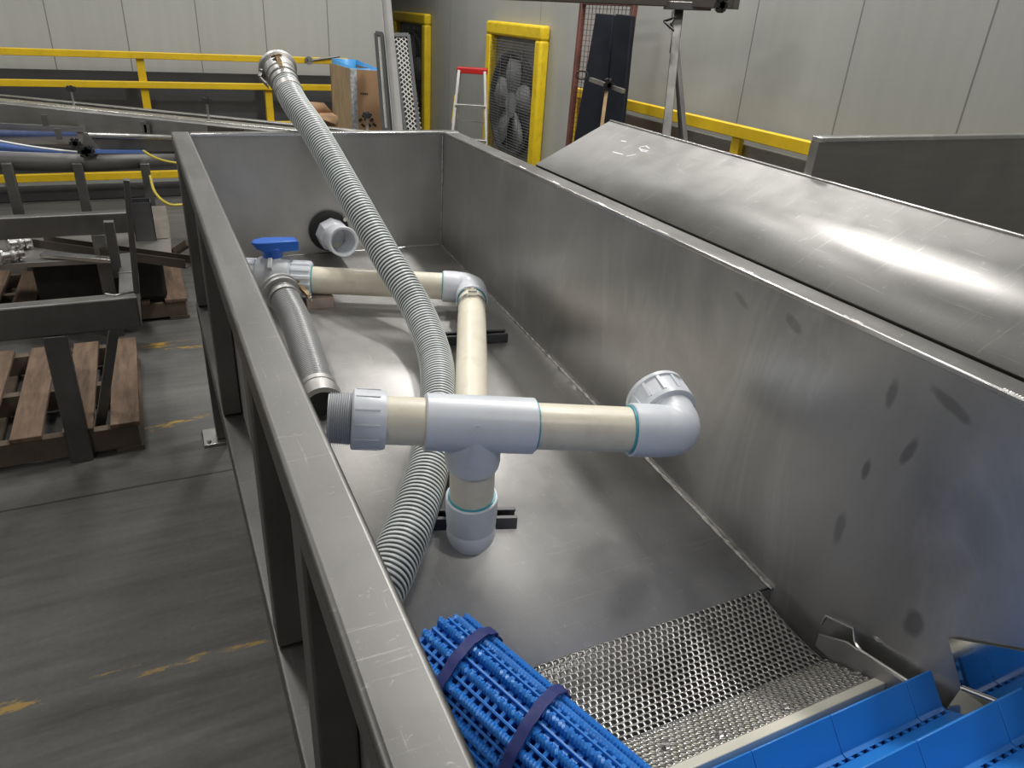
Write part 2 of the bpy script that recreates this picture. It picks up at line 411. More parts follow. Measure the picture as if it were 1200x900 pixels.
# outer frame: lower long tube, posts, legs, feet
B((XL0, YF, .53), (XL1, YB+.06, .59)).build('lower_rail', 'rim', tank, bev=.006, seg=3)
B((XR+.01, YF, .53), (XR1, YB+.06, .59)).build('lower_rail', 'rim', tank, bev=.006)
for y in (YB+.0, 1.93, 1.03, .62, .2):
    B((XL0+.004, y, .592), (XL1-.006, y+.06, RZ-.047)).build('post', 'frame', tank, bev=.004)
for y in (YB+.0, 1.6, .3):
    B((XR+.012, y, .592), (XR1-.004, y+.06, RZ-.047)).build('post', 'frame', tank, bev=.004)
for x, y in ((XL0+.003, YB), (XR+.012, YB), (XL0+.003, .0), (XR+.012, .0)):
    lg = B((x, y, .012), (x+.054, y+.056, .529)).build('leg', 'frame', tank, bev=.004)
    ft = B((x-.05, y-.03, 0), (x+.08, y+.10, .012)).build('foot_plate', 'bright', lg, bev=.002)
    lg2 = MB().lathe((x-.03, y-.01, .012), (0, 0, 1), [(0, .008), (.006, .008)], 6).build('bolt', 'frame', ft)
B((XL1, YB, .53), (XR+.01, YB+.06, .59)).build('cross_rail', 'rim', tank, bev=.005)
# polished patch and ledge on the near right wall
b = MB(); b.prism([(XR-.003, .459, .80), (XR-.003, .412, .738), (XR-.003, .20, .84), (XR-.003, .20, .98)], (-.004, 0, 0)); b.build('polished_plate', 'mirror', tank)['label'] = 'mirror-polished plate on the wall'
b = MB(); b.prism([(XR-.008, .412, .737), (XR-.008, .22, .833), (XR-.06, .22, .80), (XR-.06, .40, .70)], (0, 0, -.004)); b.build('ledge', 'mirror', tank)
MB().sweep([(XR-.009, .412, .739), (XR-.009, .2, .844)], .0025, 6).build('weld_seam', 'bright', tank)

# drain fitting on the end wall
dn = thing('drain_fitting', 'white pvc elbow fitting with black gasket on the far end wall of the tank', 'pipe fitting', (.585, YB, .83))
g0 = V((.583, YB-.004, .850))
MB().lathe(g0, (0, -1, 0), [(0, .076), (.012, .076), (.018, .068), (.02, .050)], 40).build('gasket', 'rubber', dn)
dv = V((.13, -1, -.16)).normalized()
MB().lathe(g0+dv*.015, dv, [(0, .060), (.05, .060), (.055, .054), (.06, .054)], 8).build('nut', 'pvc_white', dn, smooth=20, bev=.003)
e0 = g0+dv*.065; dv2 = V((.08, -.95, .12)).normalized()
pr = [(-.02, .045), (0, .050), (.02, .054), (.05, .055), (.10, .056), (.103, .053), (.10, .045), (.04, .044), (.03, .036), (.0, .034)]
MB().lathe(e0, dv2, pr, 40).build('elbow', 'pvc_white', dn, smooth=50)
MB().lathe(e0+dv2*.0, dv2, [(0, .040), (.004, .040)], 24).build('bore_disc', 'pvc_cream', dn)
MB().lathe(g0+V((.055, -.02, .05)), (0, -1, 0), [(0, .008), (.02, .008)], 10).build('bolt', 'bright', dn)

# ================================================================== PVC PIPEWORK
PR, FR = .0445, .0525
va = onf(366, 328, .085); vb = onf(318, 318, .085)
E1 = onf(553, 337, .085); E2 = onf(552, 621, .054)
T = dd(553, 497, 1.38)
mA = dd(388, 490, 1.31); mB = dd(775, 505, 1.445)
dm = (mB-mA).normalized()
T = mA + dm*((T-mA).dot(dm))
pv = thing('pvc_pipe_assembly', 'white and cream pvc pipe assembly with tee, elbows and ball valve lying in the tank', 'pipework', tuple(E2))
def pipe(a, b, r=PR, mat='pvc_cream', name='pipe', n=40): return MB().sweep([a, b], r, n).build(name, mat, pv)
def ring(p, ax, r, w=.004, mat='primer', name='cement_ring', par=None):
    ax = V(ax).normalized(); return MB().lathe(V(p)-ax*w/2, ax, [(0, r), (w, r)], 40).build(name, mat, par or pv)
def elbow(c, d0, d1, sock=.055, rc=.055, name='elbow', mat='pvc_white', r=FR):
    # c = where the two axes meet; d0, d1 = outward directions of the two sockets
    d0 = V(d0).normalized(); d1 = V(d1).normalized(); pts = []; rs = []
    a = c+d0*rc; b_ = c+d1*rc
    pts += [a+d0*sock, a+d0*(sock-.002), a+d0*.006]; rs += [r-.002, r, r]
    for i in range(13):
        t = i/12; pts.append(a*(1-t)**2 + c*2*t*(1-t) + b_*t*t); rs.append(r*.975)
    pts += [b_+d1*.006, b_+d1*(sock-.002), b_+d1*sock]; rs += [r, r, r-.002]
    return MB().sweep(pts, rs, 40).build(name, mat, pv, smooth=30)
# back run: valve -> E1 -> E2
pipe(va, E1); pipe(E1, E2)
dV = (va-E1).normalized(); dE = (E2-E1).normalized()
elbow(E1, dV, dE, .05, .05); ring(E1+dE*.102, dE, PR+.0035); ring(E1+dV*.101, dV, PR+.002, .003)
# hose clamp on the back pipe
cp = E1+dE*.150
cl = MB().lathe(cp-dE*.009, dE, [(0, PR+.0005), (0, PR+.0035), (.018, PR+.0035), (.018, PR+.0005)], 40).build('pipe_clamp', 'bright', pv, smooth=30)
up = V((0, 0, 1)); side = dE.cross(up).normalized(); top = (up-dE*up.dot(dE)).normalized()
b = MB(); b.bar(cp+top*(PR+.003), cp+top*(PR+.030), .007, .007, up=side); b.bar(cp+top*(PR+.022)-side*.012, cp+top*(PR+.022)+side*.026, .006, .006)
b.bar(cp+top*(PR+.008)-side*.014, cp+top*(PR+.008)+side*.014, .016, .01); b.build('clamp_screw', 'bright', cl)
# front run
ax = dm
def at_m(px): # parameter on the main run whose projection has column px
    lo, hi = -0.3, 1.0
    for _ in range(50):
        m_ = (lo+hi)/2; P_ = mA+dm*m_-CX0
        x = sum(RC[i][0]*P_[i] for i in range(3)); z = sum(RC[i][2]*P_[i] for i in range(3))
        if 600+FOC*x/z < px: lo = m_
        else: hi = m_
    return lo
t0, t1, t2, t3, t4, t5 = [at_m(p) for p in (384, 412, 452, 497, 625, 735)]
pipe(mA+ax*(t1), mB, PR)
# threaded male adapter
b = MB(); prof = [(0, PR-.008), (0, PR-.001)]; nthr = 11; L_ = t1-t0
for i in range(nthr):
    prof += [(L_*(i+.15)/nthr+.002, PR-.001+.0004*i/2), (L_*(i+.5)/nthr+.002, PR+.0025+.0004*i/2), (L_*(i+.85)/nthr+.002, PR-.001+.0004*i/2)]
prof += [(L_+.003, PR)]
b.lathe(mA+ax*t0, ax, prof, 40).build('threaded_end', 'pvc_grey', pv, smooth=20)
MB().lathe(mA+ax*(t0-.0005), ax, [(0, PR-.009), (.0004, PR-.009)], 32).build('bore_disc', 'black_box', pv)  # black disc on the closed end paints in the shade of the hollow pipe
b = MB(); b.lathe(mA+ax*t1, ax, [(0, FR), (.003, FR+.003), (t2-t1-.006, FR+.002), (t2-t1, FR), (t2-t1, PR)], 40)
hex_dir = V((0, 0, 1)); hu = (hex_dir-ax*hex_dir.dot(ax)).normalized(); hw = ax.cross(hu)
for k in range(12):
    a = 2*PI*k/12+.2; d_ = hu*math.cos(a)+hw*math.sin(a); p = mA+ax*t1+d_*(FR+.002)
    b.bar(p+ax*.006, p+ax*(t2-t1-.012), .003, .004, up=d_)
b.build('adapter', 'pvc_white', pv, smooth=30)
# tee with downward branch
tb = (E2-T); tb = (tb).normalized()
prof = [(0, FR-.002), (.002, FR+.001), (t4-t3-.002, FR+.001), (t4-t3, FR-.002)]
b = MB().lathe(mA+ax*t3, ax, prof, 44)
b.lathe(T, tb, [(0, FR+.001), (.085, FR+.001), (.096, FR-.001), (.098, PR)], 44)
te = b.build('tee', 'pvc_white', pv, smooth=40)
q = T+(CX0-T).normalized()*0+V((0, 0, 0))
# moulded ring mark on the tee, facing the camera side
nd = (V((-.15, -1.1, .42))-ax*V((-.15, -1.1, .42)).dot(ax)).normalized()
b = MB(); cpt = T+nd*(FR+.0012)+ax*.0
uu = ax; ww = nd.cross(ax); b.sweep([cpt+(uu*math.cos(2*PI*i/20)+ww*math.sin(2*PI*i/20))*.0055 for i in range(21)], .0008, 6); b.build('moulding_mark', 'pvc_white', te)
ring(mA+ax*(t4+.001), ax, PR+.004)
pipe(T, E2)
# lower elbow: socket up to the tee branch, other socket to the back pipe
tu = (T-E2).normalized()
elbow(E2, tu, -dE, .05, .048); ring(E2+tu*.0985, tu, PR+.0035)
b = MB(); b.sphere(E2-V((0, 0, 0)), FR*.975, 32, 20); b.build('elbow_heel', 'pvc_white', pv)
# right elbow turning back with fluted female socket
up2 = V((.11, .95, .22)).normalized()
e3 = mA+ax*(t5+.110)
elbow(e3, -ax, up2, .068, .037); ring(e3-ax*.107, ax, PR+.0035)
b = MB(); b.sphere(e3+(up2-ax)*.009, FR*.985, 40, 28); b.build('elbow_heel', 'pvc_white', pv)
fs0 = e3+up2*.052
b = MB(); b.lathe(fs0, up2, [(0, FR), (.002, FR+.010), (.012, FR+.011), (.014, FR+.007), (.052, FR+.008), (.054, FR+.012), (.062, FR+.012), (.064, FR+.008), (.064, PR), (.01, PR-.002)], 48)
u3 = up2.orthogonal().normalized(); w3 = up2.cross(u3)
for k in range(12):
    a = 2*PI*k/12; d_ = u3*math.cos(a)+w3*math.sin(a); b.bar(fs0+up2*.014+d_*(FR+.008), fs0+up2*.053+d_*(FR+.008), .006, .006, up=d_)
b.build('threaded_socket', 'pvc_white', pv, smooth=35)
# ball valve
vx = (va-vb).normalized(); vx.z = 0; vx = -(E1-va).normalized()*-1
vc = va - vx*.121
zup = V((0, 0, 1)); vy = zup.cross(vx).normalized()
val = MB()
val.lathe(vc-vx*.062, vx, [(0, .050), (.012, .066), (.045, .075), (.080, .075), (.112, .066), (.124, .050)], 32)
valve = val.build('valve_body', 'pvc_grey', pv, smooth=35)
b = MB(); fl = lambda th: 1+.035*(1 if math.sin(th*14) > 0 else -1)
b.lathe(vc+vx*.055, vx, [(0, .056), (.004, .060), (.062, .060), (.066, .054), (.066, PR)], 84, flute=fl); b.build('union_nut', 'pvc_white', pv, smooth=30)
b = MB(); b.lathe(vc-vx*.055, -vx, [(0, .056), (.004, .060), (.062, .060), (.066, .054), (.066, .03)], 84, flute=fl); b.build('union_nut', 'pvc_white', pv, smooth=30)
ring(vc+vx*.122, vx, PR+.003)
b = MB(); b.lathe(vc+zup*.04, zup, [(0, .046), (.02, .038), (.036, .030), (.040, .026), (.055, .026)], 28); b.build('stem', 'pvc_grey', pv, smooth=35)
b = MB(); b.bar(vc+zup*.075-vy*.034, vc+zup*.05-vy*.062, .014, .022); b.build('rib', 'pvc_grey', pv, bev=.002)
hz = vc+zup*.068
hd = V((1, .05, 0)).normalized(); hs = zup.cross(hd)
def hp(x, y, z): return hz+hd*x+hs*y+zup*z
b = MB()
b.lathe(hz, zup, [(0, .030), (.012, .032), (.04, .036)], 24)
sec = [(-.062, .004, .052, .058), (-.05, .026, .040, .060), (-.02, .034, .028, .062), (.03, .030, .026, .061), (.075, .024, .024, .058), (.082, .021, .026, .054)]
vs = []; fs = []
for (x, w, z0, z1) in sec: vs += [hp(x, -w, z0), hp(x, w, z0), hp(x, w, z1), hp(x, -w, z1)]
for i in range(len(sec)-1):
    for k in range(4): fs.append((i*4+k, i*4+(k+1) % 4, (i+1)*4+(k+1) % 4, (i+1)*4+k))
fs += [(3, 2, 1, 0), (20, 21, 22, 23)]
b.add(vs, fs); b.build('valve_handle', 'handle_blue', pv, bev=.004, smooth=30)['label'] = 'blue lever handle'
# downward/front port of the valve
port0 = vc + V((0, 0, -.005)); pd = (onf(350, 390, .055)-vc).normalized()
MB().lathe(port0+pd*.03, pd, [(0, .052), (.045, .052), (.048, .05)], 36).build('outlet', 'pvc_grey', pv, smooth=30)

# pale block under the valve nut
bp = onf(378, 362, 0)
tag(B((bp.x-.05, bp.y, zf(bp.y)+.001), (bp.x+.04, bp.y+.09, zf(bp.y)+.038)).build('wood_block', 'pink_wood', bev=.002), 'small pale block wedged under the ball valve in the tank', 'block')

# ------------------------------------------------------------------ black support channels under the pipe
def channel(a, b, label):
    a = V(a); b = V(b); d = (b-a).normalized(); up = V((0, 0, 1)); s = d.cross(up).normalized(); W, Hh, t = .041, .030, .003
    prof = [(-W/2, 0), (W/2, 0), (W/2, Hh), (W/2-.009, Hh), (W/2-.009, Hh-.007), (W/2-.009-.0, Hh-.007)]
    m = MB()
    prof = [(-W/2, Hh), (-W/2, 0), (W/2, 0), (W/2, Hh), (W/2-.011, Hh), (W/2-.011, Hh-.006), (W/2-t, Hh-.006), (W/2-t, t), (-W/2+t, t), (-W/2+t, Hh-.006), (-W/2+.011, Hh-.006), (-W/2+.011, Hh)]
    poly = [a + s*x + up*z for x, z in prof]
    m.prism(poly, b-a)
    o = m.build('strut_channel', 'strut', bev=.0012); return tag(o, label, 'channel', None)
q0 = onf(519, 403); q1 = onf(593, 399)
channel(V((q0.x, q0.y, zf(q0.y)+.002)), V((q1.x, q1.y, zf(q1.y)+.002)), 'short black slotted channel under the cream pipe, the one nearer the far end wall')
q0 = onf(503, 616); q1 = onf(604, 614)
channel(V((q0.x, q0.y, zf(q0.y)+.002)), V((q1.x, q1.y, zf(q1.y)+.002)), 'short black slotted channel behind the lowest pipe elbow, the one nearer the camera')

# ================================================================== HOSES
def catmull(P, n):
    out = []; P = [P[0]*2-P[1]] + P + [P[-1]*2-P[-2]]
    for i in range(1, len(P)-2):
        for k in range(n):
            t = k/n; a, b_, c_, d_ = P[i-1], P[i], P[i+1], P[i+2]
            out.append(.5*((2*b_)+(c_-a)*t+(2*a-5*b_+4*c_-d_)*t*t+(3*b_-a-3*c_+d_)*t**3))
    out.append(P[-2]); return out
def ribbed(path, r0, amp, pitch, mat, name, parent, per=6, n=36):
    # resample at even steps
    acc = [0]
    for i in range(1, len(path)): acc.append(acc[-1]+(path[i]-path[i-1]).length)
    Ltot = acc[-1]; step = pitch/per; K = int(Ltot/step); pts = []; j = 0
    for i in range(K+1):
        s = i*step
        while j < len(acc)-2 and acc[j+1] < s: j += 1
        t = (s-acc[j])/max(1e-9, acc[j+1]-acc[j]); pts.append(path[j].lerp(path[j+1], min(1, t)))
    u = (pts[1]-pts[0]).orthogonal().normalized(); vs = []
    for i, p in enumerate(pts):
        t = (pts[min(K, i+1)]-pts[max(0, i-1)]).normalized(); u = (u-t*u.dot(t)).normalized(); w = t.cross(u)
        for k in range(n):
            a = 2*PI*k/n; ph = i/per - k/n; c_ = -math.cos(2*PI*ph)
            rr = r0+amp*(.5+.5*c_)**.7
            vs.append(p+(u*math.cos(a)+w*math.sin(a))*rr)
    fs = []; uvs = []
    for i in range(K):
        for k in range(n):
            fs.append((i*n+k, i*n+(k+1) % n, (i+1)*n+(k+1) % n, (i+1)*n+k))
            v0, v1 = i*step, (i+1)*step; uvs += [(k/n, v0), ((k+1)/n, v0), ((k+1)/n, v1), (k/n, v1)]
    m = MB(); m.add(vs, fs); o = m.build(name, mat, parent, smooth=0)
    ul = o.data.uv_layers.new(name='UVMap')
    flat = [c for uv in uvs for c in uv]; ul.data.foreach_set('uv', flat); return o

hs_ = thing('ribbed_suction_hose', 'thick white ribbed hose draped over the far end of the tank down into it', 'hose', tuple(onf(504, 540, .05)))
hpts = [dd(334, 98, 2.80), dd(346, 122, 2.72), dd(372, 160, 2.62), dd(415, 235, 2.46), dd(455, 305, 2.36), dd(488, 360, 2.28)] + [onf(509, 415, .062), onf(514, 470, .052), onf(504, 540, .051), onf(484, 605, .051), onf(459, 665, .051), onf(438, 705, .051)]
path = catmull(hpts, 14)
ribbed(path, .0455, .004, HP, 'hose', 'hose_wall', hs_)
h0 = path[0]; hd0 = (path[0]-path[2]).normalized()
MB().lathe(h0-hd0*.075, hd0, [(0, .051), (0, .0525), (.03, .0525), (.03, .051)], 36).build('band_clamp', 'cast', hs_, smooth=30)
MB().lathe(h0-hd0*.012, hd0, [(0, .048), (0, .0535), (.024, .0535), (.028, .049), (.034, .050)], 36).build('band_clamp', 'cast', hs_, smooth=30)
cpl = MB().lathe(h0+hd0*.02, hd0, [(0, .045), (.004, .056), (.03, .056), (.034, .060), (.075, .061), (.08, .066), (.086, .072), (.100, .073), (.104, .070), (.104, .055), (.03, .052)], 44).build('camlock_coupling', 'cast', hs_, smooth=30)
tocam = (CX0-h0); sd = (tocam-hd0*tocam.dot(hd0)).normalized(); s2 = hd0.cross(sd)
for sgn, mt in ((.25, 'brass'), (-1.25, 'cast')):
    d_ = (sd*math.cos(sgn)+s2*math.sin(sgn)); tg = hd0.cross(d_)
    b = MB(); a0 = h0+hd0*.085+d_*.068
    b.bar(a0, a0-hd0*.03+d_*.014, .022, .012, up=d_); b.bar(a0-hd0*.028+d_*.012, h0+hd0*.002+d_*.066, .015, .006, up=d_)
    b.sweep([a0-tg*.02, a0+tg*.02], .006, 10); b.build('cam_lever', mt, cpl, bev=.001)
    b = MB(); b.box((-.003, -.003, 0), (.003, .003, .01)); 
    rr = [h0+hd0*.0+d_*.066+(tg*math.cos(2*PI*i/16)+hd0*math.sin(2*PI*i/16))*.012 for i in range(17)]
    MB().sweep(rr, .0018, 6).build('pull_ring', 'bright', cpl)

sh = thing('grey_hose', 'short grey ribbed hose clamped to the ball valve, running beside the left rim', 'hose', tuple(onf(352, 390, .05)))
spts = [vc+pd*.085, onf(345, 372, .058), onf(357, 405, .053), onf(367, 437, .051), onf(376, 468, .051)]
sp_ = catmull(spts, 14)
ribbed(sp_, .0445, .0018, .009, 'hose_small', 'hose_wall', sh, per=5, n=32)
s0 = sp_[0]; sdv = (sp_[3]-sp_[0]).normalized()
b = MB(); b.lathe(s0-sdv*.012, sdv, [(0, .05), (0, .057), (.004, .060), (.014, .060), (.016, .055), (.022, .055), (.024, .059), (.034, .059), (.036, .050)], 40); b.build('coupling', 'cast', sh, smooth=25)
b = MB(); b.lathe(s0+sdv*.045, sdv, [(0, .0475), (0, .0495), (.014, .0495), (.014, .0475)], 40); cb = b.build('band_clamp', 'cast', sh, smooth=30)
right = sdv.cross(V((0, 0, 1))).normalized()
if right.x < 0: right = -right
for k, mt in ((0, 'brass'),):
    p_ = s0+right*.060+V((0, 0, .012)); b = MB(); b.bar(p_+sdv*.0, p_+sdv*.075+right*.012, .014, .012); b.sweep([p_-V((0, 0, .016)), p_+V((0, 0, .016))], .006, 10); b.build('cam_lever', mt, sh, bev=.001)
    MB().sweep([p_+sdv*.085+right*.012+(sdv*math.cos(2*PI*i/16)+V((0, 0, 1))*math.sin(2*PI*i/16))*.012 for i in range(17)], .002, 6).build('pull_ring', 'bright', sh)
s9 = sp_[-1]; sdn = (sp_[-1]-sp_[-4]).normalized()
MB().lathe(s9-sdn*.05, sdn, [(0, .048), (0, .051), (.018, .051), (.019, .0485), (.024, .0485), (.025, .051), (.04, .051), (.043, .056), (.085, .057), (.085, .043), (.05, .042)], 40).build('coupling', 'cast', sh, smooth=25)
MB().lathe(s9+sdn*.012, sdn, [(0, .043), (.002, .043)], 24).build('bore_disc', 'rubber', sh)  # black disc paints the darkness inside the open coupling

# ================================================================== PERFORATED PLATE
pp = thing('perforated_plate', 'perforated stainless plate with round holes at the near end of the tank floor', 'perforated plate', (.6, .66, .6))
def holes(x0, x1, A, Bp, pitch, rad, n=12, curve=None):
    # A, Bp: (y,z) of the two long edges; staggered round holes
    A = V((0, *A)); Bv = V((0, *Bp)); Ld = (Bv-A).length; d = (Bv-A).normalized()
    rows = max(1, round(Ld/(pitch*.866))); ry = Ld/rows; cols = int((x1-x0)/pitch); px = (x1-x0)/cols
    m = MB(); vs = []; fs = []
    def P(x, s):
        o = curve(s/Ld) if curve else 0
        return (x, A.y+d.y*s, A.z+d.z*s+o)
    idx = {}
    def vid(x, s):
        k = (round(x, 5), round(s, 5))
        if k not in idx: idx[k] = len(vs); vs.append(P(x, s))
        return idx[k]
    for j in range(rows):
        off = px/2 if j % 2 else 0
        for i in range(-1, cols+1):
            cx = x0+px*(i+.5)+off; cy = ry*(j+.5)
            if cx-px/2 < x0-1e-6 or cx+px/2 > x1+1e-6: 
                l = max(x0, cx-px/2); r_ = min(x1, cx+px/2)
                if r_-l > 1e-4: fs.append((vid(l, cy-ry/2), vid(r_, cy-ry/2), vid(r_, cy+ry/2), vid(l, cy+ry/2)))
                continue
            outer = []
            for k in range(n):
                a = 2*PI*(k+.5)/n if False else 2*PI*k/n+PI/4
                ca, sa = math.cos(a), math.sin(a); sc = 1/max(abs(ca), abs(sa))
                outer.append(vid(cx+ca*sc*px/2, cy+sa*sc*ry/2))
            inner = []
            for k in range(n):
                a = 2*PI*k/n+PI/4; inner.append(len(vs)); vs.append(P(cx+rad*math.cos(a), cy+rad*math.sin(a)))
            for k in range(n): fs.append((outer[k], outer[(k+1) % n], inner[(k+1) % n], inner[k]))
    m.add(vs, fs); return m
KX = 1.012
o = holes(XL1+.003, KX, (.806, .607), (.612, .592), .0132, .0047, curve=lambda t: -.010*math.sin(PI*t)).build('plate', 'perf', pp, smooth=60, solid=.0016)
o = holes(XL1+.003, KX, (.622, .597), (.532, .640), .0132, .0047).build('plate_strip', 'perf', pp, smooth=60, solid=.0016)
o['label'] = 'bolted strip over a cream backing'
# cream backing strip and bar
b = MB(); b.prism([(XL1+.003, .612, .5995), (XL1+.003, .533, .6372), (XL1+.003, .529, .629), (XL1+.003, .608, .591)], (KX-XL1-.003, 0, 0)); b.build('backing_strip', 'cream_bar', pp)
b = MB(); b.prism([(XL1+.003, .531, .643), (XL1+.003, .510, .652), (XL1+.003, .506, .630), (XL1+.003, .527, .622)], (KX-XL1+.004, 0, 0)); b.build('edge_bar', 'cream_bar', pp, bev=.002)['label'] = 'cream plastic edge bar'
nb = V((0, .043, .09)).normalized()
for (px, py) in ((781, 877), (842, 868), (918, 835), (1003, 799), (1020, 775), (1003, 764)):
    P_ = onz(px, py, .618); y = min(.612, max(.545, P_.y)); z = .597+(.622-y)/.09*.043
    MB().lathe((P_.x, y, z), nb, [(0, .009), (.0015, .009), (.0015, .0065), (.008, .0065), (.009, .003)], 6).build('bolt', 'bright', pp, smooth=20)
# side guide plate beside the perforated plate and a bent latch rod
b = MB(); b.prism([(1.016, .655, .598), (1.016, .655, .628), (1.016, .60, .662), (1.016, .40, .70), (1.016, .40, .60)], (.005, 0, 0)); b.build('side_guide', 'tank', pp, bev=.0015)
lr = [(1.030, .665, .640), (1.030, .66, .665), (1.026, .60, .690), (1.022, .588, .672), (1.018, .57, .668), (1.018, .43, .700)]
tag(MB().sweep(lr, .0032, 8).build('latch_rod', 'bright'), 'thin bent steel rod along the tank wall beside the perforated plate', 'rod')

# dark crumbs on the tank floor
b = MB()
for (px, py, s) in ((755, 688, 5), (727, 704, 5), (716, 698, 3), (762, 697, 3), (735, 745, 6), (723, 744, 2), (705, 740, 2), (702, 744, 3), (708, 700, 2), (790, 683, 3), (770, 735, 2), (650, 505, 3), (835, 690, 3)):
    p_ = onf(px, py); b.sphere((p_.x, p_.y, p_.z+.001), s*.00085, 7, 5, (1.3, random.uniform(.5, 1), .5))
tag(b.build('crumbs', 'crumb'), 'dark crumbs scattered on the tank floor', 'crumbs', None, 'stuff')

# ================================================================== CLEATED CONVEYOR BELT
cv = thing('cleated_conveyor_belt', 'blue plastic conveyor belt with tall upright flights at the near end of the tank', 'conveyor belt', (.6, .35, .6))
bu = V((0, -.8, .6)); bn = V((0, .6, .8)); base1 = V((0, .412, .706)); bx0, bx1 = .150, 1.003
XF = [x for x in (.175, .328, .481, .634, .784, .945)]
def bp_(x, s, h=0.0): q = base1+bu*s+bn*h; return V((x, q.y, q.z))
# belt modules with hinge lines
for r_ in range(-3, 8):
    s0_ = r_*.0483+.012
    m = MB()
    m.prism([bp_(bx0, s0_+.006, -.007), bp_(bx0, s0_+.006, 0), bp_(bx0, s0_+.036, 0), bp_(bx0, s0_+.036, -.007)], (bx1-bx0, 0, 0))
    x = bx0
    while x < bx1-.010:     # interlocking hinge teeth with open slots between them
        m.prism([bp_(x, s0_+.035, -.007), bp_(x, s0_+.035, .0012), bp_(x, s0_+.045, .0012), bp_(x, s0_+.045, -.007)], (.0075, 0, 0))
        m.prism([bp_(x+.0095, s0_-.003, -.007), bp_(x+.0095, s0_-.003, .0012), bp_(x+.0095, s0_+.007, .0012), bp_(x+.0095, s0_+.007, -.007)], (.0065, 0, 0)); x += .019
    m.build('belt_module', 'flight_blue', cv, bev=.0006, seg=1)
m = MB(); m.prism([bp_(bx0+.01, -.14, -.02), bp_(bx0+.01, -.14, -.012), bp_(bx0+.01, .38, -.012), bp_(bx0+.01, .38, -.02)], (bx1-bx0-.02, 0, 0)); m.build('slider_bed', 'belt_core', cv)
for s0_ in (0.0, .145, .290):
    fl_ = MB()
    edges = [bx0]+XF+[bx1]
    for i in range(len(edges)-1):
        a, b_ = edges[i]+.0006, edges[i+1]-.0006
        if b_-a < .01: continue
        poly = [bp_(a, s0_-.004, .001), bp_(a, s0_-.0022, .060), bp_(a, s0_+.0022, .060), bp_(a, s0_+.006, .006), bp_(a, s0_+.012, .001)]
        fl_.prism(poly, (b_-a, 0, 0))
    fl_.build('flight', 'flight_blue', cv, bev=.0008)
B((bx0+.02, -.2, .44), (bx1-.02, .36, .50)).build('return_belt', 'flight_blue', cv)

# ================================================================== ROLLED BELT BUNDLE
ra = V((.300, .815, .698)); rb = V((.470, .350, .690))
rl = thing('rolled_belt_bundle', 'rolled bundle of blue ribbed belting strapped together beside the left rim', 'belt roll', tuple((ra+rb)/2))
rd = (rb-ra).normalized(); Lr = (rb-ra).length; ru = V((0, 0, 1)); ru = (ru-rd*ru.dot(rd)).normalized(); rs = rd.cross(ru)
def rp(s, a, r):
    # slightly flattened roll
    return ra+rd*s+(rs*math.cos(a)*1.0+ru*math.sin(a)*.92)*r
RR = .083
b = MB(); n = 28
ends = []
for s in (0.012, Lr-.01): ends.append([rp(s, 2*PI*k/n, RR*.80) for k in range(n)])
b.add(ends[0]+ends[1], [(k, (k+1) % n, (k+1) % n+n, k+n) for k in range(n)]+[tuple(range(n))[::-1], tuple(range(n, 2*n))])
b.build('inner_roll', 'belt_core', rl)
NR = 16
for i in range(NR):
    a = 2*PI*i/NR+.12; r_ = RR*(1.0 if i % 2 == 0 else .965)
    # twisted bead row: knuckles alternately turned, like interlocked hinges
    b = MB(); s = random.uniform(0, .006); k = 0; pts = []; rads = []
    while s < Lr:
        c0 = rp(s, a, r_)
        tdir = (rs*math.cos(a+PI/2)+ru*math.sin(a+PI/2)).normalized()
        tilt = (rd*.8+tdir*.6*(1 if k % 2 else 1)).normalized()
        b.sweep([c0-tilt*.0036, c0-tilt*.0024, c0+tilt*.0024, c0+tilt*.0036], [.006, .0082, .0082, .006], 8)
        s += .0058; k += 1
    b.build('knuckle_row', 'belt_blue', rl, smooth=45)
    # rungs and thin bar between two bead rows
    a2 = a+PI/NR; b = MB()
    b.bar(rp(0.004, a2, r_*.99), rp(Lr, a2, r_*.99), .0045, .008, up=(rs*math.cos(a2)+ru*math.sin(a2)))
    b.build('thin_bar', 'belt_blue', rl, bev=.001)
    b = MB(); s = .008
    while s < Lr:
        b.bar(rp(s, a+.05, r_*.95), rp(s, a+2*PI/NR-.05, r_*.95), .006, .010, up=rd.cross(V((0, 0, 1)))); s += .0165
    b.build('rungs', 'belt_blue', rl)
b = MB()   # spiral seen on the far end
for k in range(3):
    r_ = RR*(.75-.22*k); b.sweep([rp(.006, 2*PI*i/24, r_) for i in range(25)], .007, 8)
b.build('roll_end', 'belt_blue', rl)
for s in (.075, .225):
    nn = 48; b = MB(); vs = []
    for i in range(nn):
        a = 2*PI*i/nn; rr = RR*1.13+.002*math.sin(a*NR)
        sk = .02*math.cos(a)
        for (dsx, dr) in ((-.009, 0), (.009, 0), (.009, .003), (-.009, .003)): vs.append(rp(s+dsx+sk, a, rr+dr))
    fs = [(4*i+k, 4*((i+1) % nn)+k, 4*((i+1) % nn)+(k+1) % 4, 4*i+(k+1) % 4) for i in range(nn) for k in range(4)]
    b.add(vs, fs).build('strap', 'strap', rl, smooth=50)['label'] = 'navy strap'

